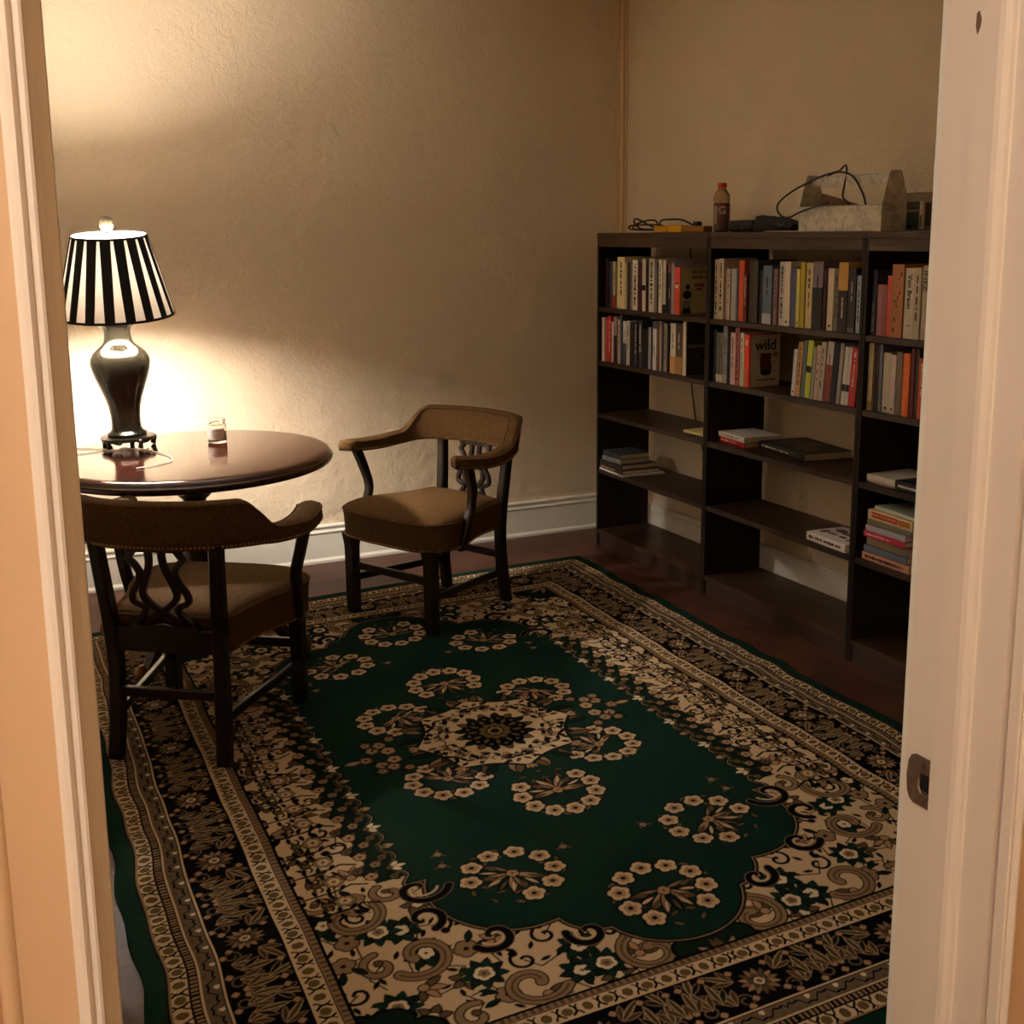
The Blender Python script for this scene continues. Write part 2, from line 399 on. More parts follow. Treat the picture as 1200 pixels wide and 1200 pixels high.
for i, (x, y) in enumerate(pts):     # fine stems first, then motifs
    a = rng.uniform(0, 2*PI)
    K.stroke([(x, y), (x+.045*math.cos(a), y+.045*math.sin(a)), (x+.075*math.cos(a+.7), y+.075*math.sin(a+.7))], .004, 'navy')
    for q in (0, 2.2): 
        b = a+q+.4; K.leaf(x+.036*math.cos(b), y+.036*math.sin(b), .03, .012, b+.8, 'navy', None)
big = [(.66,.86,0),(.50,1.10,0),(.25,1.19,0),(.70,1.12,1)]
for i, (x, y) in enumerate(pts): motif(x, y, rng.choice((0,1,2,3,4,5,2,4)), rng.uniform(0, 2*PI))
for (x, y, k) in big:
    for j in range(9): K.leaf(x, y, .055, .024, j*2*PI/9, 'dgreen' if j % 2 else 'green', 'navy', .002)
    K.flower(x, y, .024, 5, 'white', 'navy', 'tan', 'brown')
for (cx, cy, a, sg) in ((.60,.98,.6,1),(.42,1.18,2.6,-1),(.14,1.20,-1.2,1),(.70,.78,3.6,-1)):   # large acanthus scrolls
    K.stroke(spiral(cx, cy, .075, .018, a, sg*.95), .024, 'tan', 'dbrown', .0035)
    K.stroke(spiral(cx, cy, .075, .022, a, sg*.85), .006, 'brown')
# dark green cartouches at the corners and ends of the field
for (cx, cy, rx) in ((FU, FV, .17), (0, FV+.03, .13), (FU+.01, .0, .0)):
    if rx <= 0: continue
    K.flower(cx, cy, rx, 10, 'dgreen', 'navy', None, None, .2, .008, .14)
    for j in range(12): K.leaf(cx-.0*rx, cy, rx*.62, .02, j*PI/6+.1, ('brown','rose','tan')[j % 3], 'navy', .002)
    K.flower(cx, cy, .03, 6, 'rose', 'dbrown', 'cream', 'brown')
# serrated cream brackets with navy hooks along the long sides
for k in range(0, 8):
    vy = .1*k
    if vy > .72: break
    K.stroke([(FU-.005, vy+.05), (.70, vy+.045), (.655, vy+.03), (.62, vy+.048)], .007, 'navy')
    for q in (-1, 1):
        for j in range(4):
            K.leaf(.775-.030*j, vy+.05+q*.003, .030, .013, q*(1.2+.3*j), 'navy', None)
    K.stroke(spiral(.735, vy+.018, .014, .005, 2., .8), .006, 'navy'); K.stroke(spiral(.735, vy-.018, .014, .005, -2., -.8), .006, 'navy')
    K.flower(.69, vy, .024, 6, 'tan', 'dbrown', 'cream', 'brown', .3)
    K.disc(.735, vy, .011, 'brown', 'navy', .003); K.leaf(.715, vy, .03, .012, 0, 'olive', 'navy', .002)
# green ground over everything inside
D = green_d(U, V)
for off, c in ((.012, 'navy'), (.006, 'tan'), (.002, 'navy'), (-.003, 'green')): K.put(K.a, D-off, c)
m_ = np.maximum(V-.66, U-(.612+.012*np.cos(V*2*PI/.1))); m_ = np.maximum(m_, -(D-.012)); K.put(K.a, m_, 'dgreen')
# band of small blossoms along the straight sides, ending in lilies
for k in range(0, 8):
    vy = .1*k
    if vy > .66: break
    for (x, y, r, c) in ((.60, vy+.02, .017, 'rose'), (.575, vy-.03, .014, 'tan'), (.625, vy-.018, .014, 'brown'), (.55, vy+.045, .012, 'olive')):
        K.leaf(x+.012, y, .03, .012, 2.4, 'dgreen', 'navy', .002); K.leaf(x, y, .028, .012, -2.4, 'brown', 'navy', .002)
        K.flower(x, y, r, 5, c, 'navy', None, 'dbrown', .4)
    if k % 2 == 0:
        for a in (PI, PI-.75, PI+.75): K.leaf(.545, vy, .040 if a == PI else .032, .014, a, 'white', 'dbrown', .0018)
        K.disc(.548, vy, .008, 'olive', 'navy', .002)
    else:
        K.leaf(.54, vy, .036, .020, PI, 'rose', 'dbrown', .0025); K.disc(.53, vy, .006, 'brown')
        K.leaf(.55, vy+.012, .026, .010, PI-.6, 'brown', 'navy'); K.leaf(.55, vy-.012, .026, .010, PI+.6, 'brown', 'navy')
# big navy-and-tan arabesques capping the ground
for (cx, cy, r0, a, sg) in ((.52,.735,.075,2.9,-1),(.43,.99,.055,.4,1),(.235,1.075,.05,-.4,1),(.55,.86,.05,1.8,1)):
    K.stroke(spiral(cx, cy, r0, .012, a, sg*.8), .020, 'navy', 'tan', .002); K.stroke(spiral(cx, cy, r0*.62, .008, a, sg*.7), .007, 'cream')
def wreath(cx, cy, r, n=9, a0=0., span=2*PI, spray=.5, flip=1):
    for j in range(26):
        a = j*2*PI/26; q = r*(1.13 if j % 2 else .74)
        K.leaf(cx+q*math.cos(a), cy+q*math.sin(a), .027, .0105, a+(1.2 if j % 2 else -1.0), ('brown', 'olive', 'grey')[j % 3], 'navy', .003)
    for j in range(9):
        a = a0+PI+flip*(j-4)*.42
        K.leaf(cx, cy, r*.80, .020, a, ('tan', 'dgreen', 'rose')[j % 3], 'navy', .005)
        K.leaf(cx+r*.35*math.cos(a), cy+r*.35*math.sin(a), r*.42, .009, a, 'cream' if j % 2 else 'brown', 'navy', .002)
    K.flower(cx, cy, .016, 5, 'rose', 'navy', None, 'dbrown')
    for j in range(n):
        a = a0+(j-(n-1)/2)*span/n
        K.flower(cx+r*math.cos(a), cy+r*math.sin(a), .0285, 5, 'cream', 'navy', 'rose', 'dbrown', a*2.3, .0055, .26)
wreath(.29, .78, .108, 8, math.atan2(-.35, -.35), 5.2)
wreath(0., 1.02, .108, 9, -PI/2, 5.4)
wreath(.25, .235, .105, 8, math.atan2(1, 1), 4.6)
wreath(0., .45, .108, 9, PI/2, 4.9)
# side pendants of the medallion
for (x, y, r, c) in ((.345,.03,.022,'rose'),(.39,.05,.02,'tan'),(.425,.0,.024,'brown'),(.36,.075,.02,'tan'),(.32,.10,.018,'brown'),(.40,.09,.018,'olive')):
    for a in (.5, -.6, 2.2): K.leaf(x, y, .034, .010, a, 'dgreen', 'navy', .002)
    K.flower(x, y, r, 5, c, 'navy', 'rose', 'dbrown')
K.leaf(.44, 0, .05, .022, 0, 'rose', 'dbrown')
# loose buds on the green
for (x, y) in ((.43,.66),(.12,.72),(.42,.60)):
    for a in (.3, 2.4, 4.4): K.leaf(x, y, .026, .009, a, 'brown', 'navy', .0016)
    K.flower(x, y, .011, 4, 'tan', 'navy')
# medallion: scalloped cream star with navy core
w = K.win(0, 0, .36); X, Y, A = w
th = np.arctan2(Y, X); rr = np.hypot(X, Y)
for j in range(-2, 13):
    a = (j+.5)*PI/20
    K.leaf(.235*math.cos(a), .235*math.sin(a), .075, .024, a+.35*(-1)**j, ('brown','dgreen','tan')[j % 3], 'navy', .005)
for off, c in ((.014,'dgreen'),(.006,'navy'),(.003,'dbrown')): K.put(A, rr-(.262-.042*np.abs(np.sin(4*th))**.8+off), c)
K.put(A, rr-(.262-.042*np.abs(np.sin(4*th))**.8), 'cream')
for j in range(0, 5):
    a = j*PI/8
    for q in (-.16, .16):
        K.leaf(.15*math.cos(a+q), .15*math.sin(a+q), .055, .020, a+q*2.2, 'cream' if j % 2 else 'rose', 'dbrown', .003)
        K.leaf(.205*math.cos(a+q), .205*math.sin(a+q), .026, .010, a+q*5, 'navy', None)
        K.leaf(.175*math.cos(a+q*1.6), .175*math.sin(a+q*1.6), .022, .009, a-q*6, 'brown', 'navy', .002)
    K.stroke(spiral(.185*math.cos(a), .185*math.sin(a), .022, .006, a+1, .8), .005, 'dbrown')
    if j % 2 == 0:
        for b in (-.5, 0, .5): K.leaf(.255*math.cos(a), .255*math.sin(a), .034, .013, a+b, 'rose', 'dbrown', .002)
    for q in (0,):
        K.leaf(.085*math.cos(a), .085*math.sin(a), .045, .022, a, 'dgreen' if j % 2 else 'brown', 'navy', .004)
for j in range(30):
    a = rng.uniform(0, PI/2); q = rng.uniform(.14, .225)
    K.leaf(q*math.cos(a), q*math.sin(a), .028, .010, rng.uniform(0, 6.3), rng.choice(('brown', 'navy', 'navy', 'dbrown')), 'navy', .0025)
K.flower(0, 0, .105, 12, 'navy', 'dgreen', None, None, 0, .005, .16)
for j in range(-1, 6):
    a = j*PI/6+PI/12
    K.leaf(.055*math.cos(a), .055*math.sin(a), .032, .013, a, 'olive', 'navy', .002); K.disc(.088*math.cos(a+.26), .088*math.sin(a+.26), .006, 'grey', 'navy', .002)
K.flower(0, 0, .052, 10, 'olive', 'navy', 'dgreen', 'tan', 0, .004, .2); K.flower(0, 0, .026, 8, 'tan', 'navy', 'dbrown')

# --- border bands (s along the edge, t from the outer edge)
P1 = .37
Bd = Canvas(int(P1/2/ST)+2, int(.150/ST)+2, 'navy')
K2 = K; K = Bd
mid = .074
for j in range(14):
    a = j*2*PI/14
    Bd.leaf(0, mid, .046, .014, a, ('tan','rose','brown')[j % 3], 'dbrown', .002)
for j in range(6): Bd.leaf(0, mid, .026, .014, j*PI/3+.4, 'brown', 'navy', .0015)
Bd.flower(0, mid, .013, 5, 'white', 'navy', 'tan', 'brown')
for (x, y, r) in ((.062, .032, .020), (.150, .034, .021)): Bd.stroke(spiral(x, y, r, .008, 1.2, 1.1), .0042, 'grey'); Bd.disc(x+.026, y+.012, .008, 'rose', 'dbrown', .002)
for (x, y, a, c) in ((.088,.028,1.35,'brown'),(.112,.045,1.6,'dgreen'),(.140,.038,1.35,'brown'),(.172,.045,1.65,'brown'),(.052,.095,.7,'brown'),(.155,.098,1.9,'dgreen')):
    for q in (-.55, .55, 0): Bd.leaf(x, y, .050 if q else .072, .0125, a+q, c if q else 'olive', 'rose' if q else 'cream', .0018, 'dbrown')
for (x, y) in ((.045,.125),(.11,.13),(.17,.125),(.185,.02),(.06,.012),(.04,.03),(.128,.016)):
    Bd.flower(x, y, .0085, 4, 'rose', 'dbrown')
P2 = .094
Gd = Canvas(int(P2/2/ST*2)+3, int(.046/ST*2)+3, 'cream', st=ST/2)
Gd.disc(0, .023, .0115, 'olive', 'dbrown', .002, .8); Gd.disc(P2/2, .023, .0125, 'olive', 'cream', .002, 1.); 
Gd.stroke([(P2/2-.014,.006),(P2/2-.021,.016),(P2/2-.019,.029),(P2/2-.010,.038)], .0062, 'navy')
Gd.stroke([(P2/2-.019,.023),(P2/2-.027,.032),(P2/2-.030,.040)], .005, 'navy'); Gd.stroke([(P2/2-.021,.014),(P2/2-.028,.006)], .004, 'navy')
K = K2
def tri(s, p): # fold distance into [0,p/2]
    m = np.mod(s, p); return np.minimum(m, p-m)
def look(cv, s, t):
    i = np.clip(np.rint(s/cv.st).astype(int), 0, cv.a.shape[0]-1); j = np.clip(np.rint(t/cv.st).astype(int), 0, cv.a.shape[1]-1)
    return cv.a[i, j]
tu, tv = HW-U, HL-V; t = np.minimum(tu, tv); s = np.where(tu < tv, V, U)
A = K.a
def zone(a, b): return (t >= a) & (t < b)
A[zone(-1, .048)] = PAL['green']
m = zone(.048, .092); A[m] = look(Gd, tri(s[m], P2), t[m]-.048)
m = zone(.092, .110); tick = (np.mod(s, .0125) < .0055)
A[m] = PAL['tan']; A[m & tick] = PAL['dbrown']
m = zone(.110, .158); A[m] = PAL['grey']
wv = np.abs((t-.135)-.009*np.sin(s*2*PI/.075)-.003*np.sin(s*2*PI/.025)); A[m & (wv < .0030)] = PAL['navy']
pd = np.hypot(tri(s+.018, .075), t-.146); A[m & (pd < .0065)] = PAL['white']
pd = np.hypot(tri(s+.056, .075), t-.124); A[m & (pd < .006)] = PAL['brown']
m = zone(.158, .308); A[m] = look(Bd, tri(s[m], P1), t[m]-.158)
m = zone(.308, .354); A[m] = look(Gd, tri(s[m]+.02, P2), .354-t[m])
m = zone(.354, .376); A[m] = PAL['tan']; tk = (np.mod(s, .017) < .009) & (t > .358); A[m & tk] = PAL['brown']
for c, w0, col in ((.048,.0035,'dbrown'),(.0515,.002,'tan'),(.092,.002,'dbrown'),(.110,.0025,'navy'),(.1135,.0015,'cream'),(.156,.0018,'navy'),(.1595,.0022,'cream'),(.163,.002,'navy'),(.306,.004,'navy'),(.3095,.0022,'cream'),(.354,.0014,'dbrown'),(.377,.0035,'navy')):
    A[np.abs(t-c) < w0] = PAL[col]
# --- unfold to the whole rug
full = np.concatenate([A[::-1], A[1:]], 0); full = np.concatenate([full[:, ::-1], full[:, 1:]], 1)
nx, ny = full.shape[:2]
uu = np.linspace(-1, 1, nx)[:, None]; vv = np.linspace(-1, 1, ny)[None, :]
TL, TR, BR, BL = (-2.845,-.60), (-.510,-.480), (-.600,-3.735), (-2.940,-3.80)
def bil(k): return ((1-uu)*(1+vv)*TL[k]+(1+uu)*(1+vv)*TR[k]+(1+uu)*(1-vv)*BR[k]+(1-uu)*(1-vv)*BL[k])/4
wx = bil(0); wy = bil(1)
um, vm = uu*HW+0*vv, vv*HL+0*uu
wx = wx + .006*np.sin(vm*2*PI/.62)*np.clip((np.abs(uu)-.75)*4, 0, 1)*np.sign(uu)+.004*np.sin(vm*2*PI/.27+1)*np.clip((np.abs(uu)-.8)*5, 0, 1)
# shallow folds left from being rolled up, more ripple at the edges
fold = np.sin((vm+.10*um)*2*PI/.53+.6*np.sin(um*2.1))
z = .0095+.0045*fold*(.5+.5*np.cos(um*1.3+.5))+.0022*np.sin((vm*1.0-.2*um)*2*PI/.21+1.)*np.clip(np.abs(uu)*1.6-.4, .15, 1)
z = z-.003*np.clip((np.abs(uu)-.96)/.04, 0, 1)
z = z+np.random.default_rng(1).normal(0, .0003, z.shape)
z = np.maximum(z, .003)
co = np.stack([wx+0*vv, wy+0*uu, z], -1).reshape(-1, 3).astype(np.float32)
idx = np.arange(nx*ny).reshape(nx, ny)
q = np.stack([idx[:-1,:-1], idx[1:,:-1], idx[1:,1:], idx[:-1,1:]], -1).reshape(-1, 4)
# skirt round the edge down to the floor gives the rug its thickness
rim = np.concatenate([idx[:, 0], idx[-1, 1:], idx[::-1, -1][1:], idx[0, ::-1][1:-1]])
low = co[rim].copy(); low[:, 2] = .0005; n0 = len(co); rn = len(rim); nxt = np.roll(np.arange(rn), -1)
sk = np.stack([rim[nxt], rim, n0+np.arange(rn), n0+nxt], -1)
co = np.concatenate([co, low]); faces = np.concatenate([q, sk]).astype(np.int32)
me = bpy.data.meshes.new('area_rug'); me.vertices.add(len(co)); me.vertices.foreach_set('co', co.ravel())
me.loops.add(faces.size); me.loops.foreach_set('vertex_index', faces.ravel())
me.polygons.add(len(faces)); me.polygons.foreach_set('loop_start', np.arange(0, faces.size, 4, dtype=np.int32))
try: me.polygons.foreach_set('loop_total', np.full(len(faces), 4, dtype=np.int32))
except Exception: pass
me.update(calc_edges=True)
me.polygons.foreach_set('use_smooth', np.ones(len(faces), dtype=bool))
ca = me.color_attributes.new('weave', 'FLOAT_COLOR', 'POINT')
cc = np.ones((len(co), 4), dtype=np.float32); cc[:n0, :3] = full.reshape(-1, 3); cc[n0:, :3] = PAL['green']
ca.data.foreach_set('color', cc.ravel())
m = bpy.data.materials.new('rug_wool'); m.use_nodes = True; nt = m.node_tree; b = nt.nodes['Principled BSDF']
at = nt.nodes.new('ShaderNodeAttribute'); at.attribute_name = 'weave'
tc = nt.nodes.new('ShaderNodeTexCoord'); n = nt.nodes.new('ShaderNodeTexNoise'); n.inputs['Scale'].default_value = 420; nt.links.new(tc.outputs['Object'], n.inputs['Vector'])
r = nt.nodes.new('ShaderNodeMapRange'); nt.links.new(n.outputs['Fac'], r.inputs['Value']); r.inputs['To Min'].default_value = .78; r.inputs['To Max'].default_value = 1.22
sc_ = nt.nodes.new('ShaderNodeVectorMath'); sc_.operation = 'SCALE'; nt.links.new(at.outputs['Color'], sc_.inputs[0]); nt.links.new(r.outputs[0], sc_.inputs['Scale'])
nt.links.new(sc_.outputs[0], b.inputs['Base Color']); b.inputs['Roughness'].default_value = .95; b.inputs['Specular IOR Level'].default_value = .04

me.materials.append(m); me.validate()
rug = bpy.data.objects.new('area_rug', me); C.objects.link(rug)
tag(rug, 'large green and cream floral area rug with central medallion on the wooden floor', 'rug')
# ------------------------------------------------------------------ furniture materials
DW = wood('dark_mahogany', (15,9,7), (28,16,11), .3, (4,30,30), .15, .4)
MAH = wood('polished_mahogany', (44,16,10), (66,27,17), .12, (2,22,40), .35, .5)
TWEED = mat('brown_tweed', (88,65,40), .95, spec=.1, bump=(380,.5,.002), var=(150,.34))
PIPE = mat('brown_piping', (84,60,36), .85, spec=.2)
BRASS = mat('brass_nail', (170,130,80), .35, .9)
BR2 = mat('dull_brass', (120,84,50), .4, .8, var=(40,.2))
# ------------------------------------------------------------------ armchair
def make_chair(label, loc, rz):
    t = thing('barrel_armchair', label, 'armchair', loc, (0,0,math.radians(rz)), 'matching upholstered barrel armchairs')
    # seat
    half = [(0,.300),(.12,.297),(.212,.280),(.264,.240),(.284,.175),(.270,.090),(.232,.0),(.203,-.10),(.190,-.185),(.165,-.214)]
    out = half+[(0,-.220)]+[(-x,y) for x,y in half[:0:-1]]
    oc = [(p.x,p.y) for p in catmull([(x,y,0) for x,y in out], 5, True)]
    c0 = (0,.06)
    def ring(s, z, crown=0):
        r = []
        for x,y in oc:
            X, Y = c0[0]+(x-c0[0])*s, c0[1]+(y-c0[1])*s
            r.append((X,Y,z))
        return r
    bm = B()
    loft(bm, [ring(.955,.322),ring(.985,.326),ring(.992,.36),ring(1.0,.405),ring(1.012,.425),ring(1.005,.437),ring(.975,.446),ring(.88,.458),ring(.7,.467),ring(.4,.472),ring(.1,.473)])
    s = newobj('seat', bm, TWEED, t, True)
    bm = B(); tube(bm, [Vector(p)+Vector((0,0,.0)) for p in ring(1.006,.434)], .0042, 6, closed=True); newobj('piping', bm, PIPE, s, True)
    bm = B()
    rr = ring(1.0,.333); L = 0
    nail = [(.0001,.004),(.003,.003),(.0045,0)]
    def studs(bm, pts, nf, step=.0125):
        acc = 0
        for a, b in zip(pts, pts[1:]):
            a, b = Vector(a), Vector(b); d = (b-a).length; k = (step-acc)
            while k < d:
                p = a.lerp(b, k/d); n = nf(p, (b-a).normalized())
                M = Matrix.Translation(p) @ n.to_track_quat('Z','Y').to_matrix().to_4x4()
                lathe(bm, nail[::-1], 6, M); k += step
            acc = (acc+d) % step
    front = [p for p in rr if p[1] > -.17]
    i0 = next(i for i in range(len(rr)) if rr[i][1] <= -.17)
    seq = rr[-i0+1:]+rr[:i0]
    studs(bm, seq, lambda p, d: Vector((d.y*-1, d.x, 0)) if (Vector((d.y*-1, d.x, 0)).dot(Vector((p.x, p.y-.06, 0))) > 0) else Vector((d.y, -d.x, 0)))
    o = newobj('nailhead_trim', bm, BRASS, s, True)
    # legs
    for sx in (-1,1):
        bm = B(); x = .222*sx
        loft(bm, [[(x+a*k, .243+b*k, z) for a,b in ((-1,-1),(1,-1),(1,1),(-1,1))] for k,z in ((.0185,0),(.0205,.03),(.0215,.26),(.0225,.285),(.026,.312),(.0285,.334))])
        newobj('front_leg', bm, DW, t)
        bm = B()
        path = catmull([(.170*sx,-.256,0),(.166*sx,-.238,.12),(.164*sx,-.229,.27),(.168*sx,-.233,.40),(.176*sx,-.248,.54),(.184*sx,-.262,.668)], 5)
        tube(bm, path, [(.0195+.002*(i < 8), .019+.003*math.sin(i/25*PI)) for i in range(len(path))], up=(0,1,0), square=True, n=8)
        newobj('rear_leg', bm, DW, t)
        bm = B()
        path = catmull([(.262*sx,.125,.318),(.279*sx,.118,.36),(.284*sx,.098,.43),(.286*sx,.080,.49),(.300*sx,.090,.56),(.312*sx,.122,.652)], 6)
        tube(bm, path, [(.019-.004*abs(math.sin(i/30*PI)), .016) for i in range(len(path))], up=(1,0,0), square=True, n=8)
        newobj('arm_post', bm, DW, t)
        bm = B(); tube(bm, [(.229*sx,.235,.142),(.167*sx,-.235,.132)], (.0095,.0145), up=(0,0,1), square=True); newobj('side_stretcher', bm, DW, t)
    bm = B(); tube(bm, [(-.225,.243,.203),(.225,.243,.203)], (.0105,.015), up=(0,0,1), square=True); newobj('front_stretcher', bm, DW, t)
    bm = B(); tube(bm, [(-.164,-.233,.203),(.164,-.233,.203)], (.0105,.015), up=(0,0,1), square=True); newobj('rear_stretcher', bm, DW, t)
    bm = B(); box(bm, -.165,.165,-.243,-.219,.330,.402,.003); newobj('seat_rail', bm, DW, t)
    # pierced splat
    bm = B()
    def yb(z): return -.236-.035*(z-.40)/.26
    def strand(pts, r):
        q = catmull([(x, yb(z), z) for x, z in pts], 6); tube(bm, q, (r, .0085), up=(0,1,0), square=True)
    for sx in (-1,1):
        strand([(.060*sx,.652),(.074*sx,.632),(.082*sx,.618),(.066*sx,.600),(.054*sx,.575),(.062*sx,.545),(.082*sx,.515),(.084*sx,.488),(.058*sx,.474),(.050*sx,.460),(.064*sx,.438),(.086*sx,.418),(.088*sx,.405)], .0095)
        strand([(.022*sx,.652),(.020*sx,.620),(.026*sx,.585),(.042*sx,.545),(.052*sx,.510),(.038*sx,.484),(.010*sx,.462),(-.018*sx,.446),(-.042*sx,.428),(-.052*sx,.405)], .0100)
    prism(bm, [(-.085,.640),(.085,.640),(.088,.665),(-.088,.665)], yb(.65)-.008, yb(.65)+.008, 'y')
    prism(bm, [(-.115,.398),(.115,.398),(.098,.416),(.055,.412),(.0,.420),(-.055,.412),(-.098,.416)], -.249, -.224, 'y')
    newobj('splat', bm, DW, t)
    # upholstered rail: back and arms in one sweep
    P = [(.300,.176),(.312,.150),(.320,.100),(.323,.040),(.319,-.020),(.309,-.080),(.292,-.135),(.266,-.185),(.228,-.225),(.175,-.254),(.115,-.274),(.055,-.284),(0,-.287)]
    P = P+[(-x,y) for x,y in P[-2::-1]]
    Q = catmull([(x,y,0) for x,y in P], 4)
    n = len(Q); rings = []; e_out = []; e_in = []; bot_o = []; bot_i = []
    tot = [0]
    for a,b in zip(Q, Q[1:]): tot.append(tot[-1]+(b-a).length)
    Lh = tot[-1]/2
    def ss(a, b, x):
        u = min(max((x-a)/(b-a), 0), 1); return u*u*(3-2*u)
    for i, p in enumerate(Q):
        d = (Q[min(i+1,n-1)]-Q[max(i-1,0)]).normalized(); nrm = Vector((-d.y, d.x, 0))
        if nrm.dot(Vector((p.x,p.y+.02,0))) < 0: nrm = -nrm     # outward
        u = min(tot[i], tot[-1]-tot[i])                          # distance from the arm tip
        k = ss(.295, .43, u)
        zt = .694-.012*math.sin(min(u/.30,1)*PI)+.004*0+k*.098
        zb = .648-.012*math.sin(min(u/.36,1)*PI)+.006*k
        w = .042-.016*ss(.14,.33,u)
        if u < .05: w *= .80+.2*math.sqrt(max(u,0)/.05)
        lean = .022*k
        zm = (zt+zb)/2
        def pt(a, z): return p+nrm*(a*w+lean*(z-zb)/.14+(-.008*k if False else 0))+Vector((0,0,z))
        hz = zt-zb; c = min(.012, hz*.3)
        sec = [(-1,zb+c*.4),(-.9,zb),(.9,zb),(1,zb+c*.4),(1.04,zm),(1.0,zt-c),(.82,zt-c*.25),(.3,zt+.003),(-.3,zt+.003),(-.82,zt-c*.25),(-1.0,zt-c),(-1.04,zm)]
        rings.append([pt(a,z) for a,z in sec])
        e_out.append(pt(.97,zt-c*.55)); e_in.append(pt(-.97,zt-c*.55)); bot_o.append(pt(1.0,zb+.009)); bot_i.append(pt(-1.0,zb+.009))
    caps = []
    for e in (0, -1):
        r_ = [Vector(v) for v in rings[e]]; c_ = sum(r_, Vector())/len(r_)
        caps.append([[c_+(v-c_)*k+Vector((0,dy,0)) for v in r_] for k, dy in ((.96,.008),(.84,.016),(.60,.021),(.25,.023))])
    bm = B(); loft(bm, caps[0][::-1]+rings+caps[1]); up = newobj('upholstered_back_and_arms', bm, TWEED, t, True)
    bm = B(); tube(bm, e_out, .0034, 6); tube(bm, e_in, .0034, 6)
    tube(bm, [e_out[0]] + catmull([e_out[0], rings[0][8]+Vector((0,.017,-.004)), e_in[0]], 4)+[e_in[0]], .0034, 6)
    tube(bm, [e_out[-1]] + catmull([e_out[-1], rings[-1][8]+Vector((0,.017,-.004)), e_in[-1]], 4)+[e_in[-1]], .0034, 6)
    newobj('piping', bm, PIPE, up, True)
    bm = B()
    studs(bm, bot_o, lambda p, d: Vector((p.x, p.y+.02, 0)).normalized()); newobj('nailhead_trim', bm, BRASS, up, True); bm = B(); studs(bm, bot_i, lambda p, d: -Vector((p.x, p.y+.02, 0)).normalized())
    newobj('nailhead_trim', bm, BRASS, up, True)
    return t
make_chair('brown upholstered barrel armchair seen from behind, pushed up to the oval table', (-2.520,-1.716,.0105), -35.44)
make_chair('brown upholstered barrel armchair standing free by the back wall, facing the table', (-1.428,-.918,.0105), 114.16)

# ------------------------------------------------------------------ pedestal table
TC = (-2.375,-.934); TA = math.atan2(.825,.565)
tb = thing('pedestal_table', 'glossy dark mahogany oval pedestal table against the back wall under the lamp', 'table', (TC[0],TC[1],.0), (0,0,TA))
bm = B(); Ra = .552
lathe(bm, [(Ra-.10,.700),(Ra-.018,.700),(Ra-.008,.703),(Ra-.002,.709),(Ra,.717),(Ra-.002,.724),(Ra-.008,.728),(Ra-.010,.731),(Ra-.014,.738),(Ra-.022,.7425),(Ra-.032,.7445),(Ra-.05,.745)], 96, Matrix.Diagonal((1,.918,1,1)))
newobj('table_top', bm, MAH, tb, True)
bm = B(); box(bm, -.30,.30,-.24,.24,.672,.700,.004); newobj('top_support', bm, DW, tb)
bm = B()
lathe(bm, [(.075,.660),(.075,.672),(.052,.655),(.050,.618),(.052,.612),(.062,.604),(.064,.594),(.056,.585),(.044,.575),(.036,.55),(.036,.50),(.044,.44),(.060,.38),(.066,.34),(.060,.315),(.068,.305),(.072,.29),(.072,.20),(.05,.17)], 28)
newobj('pedestal', bm, DW, tb, True)
for k in range(4):
    a = math.radians(-130.5)+k*PI/2-TA
    M = R(math.degrees(a), 'Z')
    bm = B(); path = catmull([(.05,0,.245),(.12,0,.262),(.22,0,.215),(.30,0,.120),(.37,0,.055),(.410,0,.045)], 6)
    tube(bm, path, [(.018,.030-.014*i/(len(path)-1)) for i in range(len(path))], up=(0,0,1), square=True, n=8, M=M)
    leg = newobj('leg', bm, DW, tb)
    bm = B(); lathe(bm, [(.018,0),(.022,.01),(.025,.03),(.022,.05),(.012,.062),(.008,.066)], 14, M @ T(.417,0,.012)); newobj('foot', bm, BR2, leg, True)

# ------------------------------------------------------------------ table lamp
LP = (-2.561,-.668,.7462)
lamp = thing('table_lamp', 'lit table lamp, dark glazed vase base, black and white pleated shade, on the oval table', 'lamp', LP, (0,math.radians(-1.6),0))
GL = mat('dark_green_glaze', (39,37,31), .09, spec=.6, var=(8,.12))
EB = mat('ebonised_wood', (22,19,17), .3, spec=.5)
bm = B()
lathe(bm, [(.060,.040),(.071,.042),(.074,.048),(.070,.054),(.060,.060),(.0545,.070),(.053,.09),(.054,.12),(.059,.155),(.069,.19),(.082,.225),(.096,.262),(.105,.293),(.1085,.318),(.106,.334),(.095,.354),(.076,.372),(.060,.385),(.0515,.398),(.048,.415),(.0475,.432),(.052,.446),(.066,.458),(.086,.466),(.090,.469),(.088,.474),(.0,.475)], 56, cap=False)
newobj('vase_base', bm, GL, lamp, True)
bm = B()
st = [(p.x,p.y) for p in catmull([(.098*math.cos(a)*(1.0+.10*abs(math.sin(2*a))**2), .098*math.sin(a)*(1.0+.10*abs(math.sin(2*a))**2), 0) for a in [k*PI/12 for k in range(24)]], 2, True)]
loft(bm, [[(x*s,y*s,z) for x,y in st] for s,z in ((.80,.024),(.97,.026),(1.0,.031),(.98,.038),(.80,.041))])
for k in range(5):
    a = -PI/2+.35+k*2*PI/5
    M = R(math.degrees(a),'Z')
    tube(bm, catmull([(.088,0,.032),(.099,0,.026),(.096,0,.014),(.090,0,.007),(.101,0,.004)], 4), .0085, 8, M=M)
    tube(bm, catmull([(.075,0,.022),(.075,.03,.018),(.08,.045,.024)], 3), .004, 6, M=M)
newobj('footed_stand', bm, EB, lamp, True)
SH = bpy.data.objects.new('lamp_shade', None)
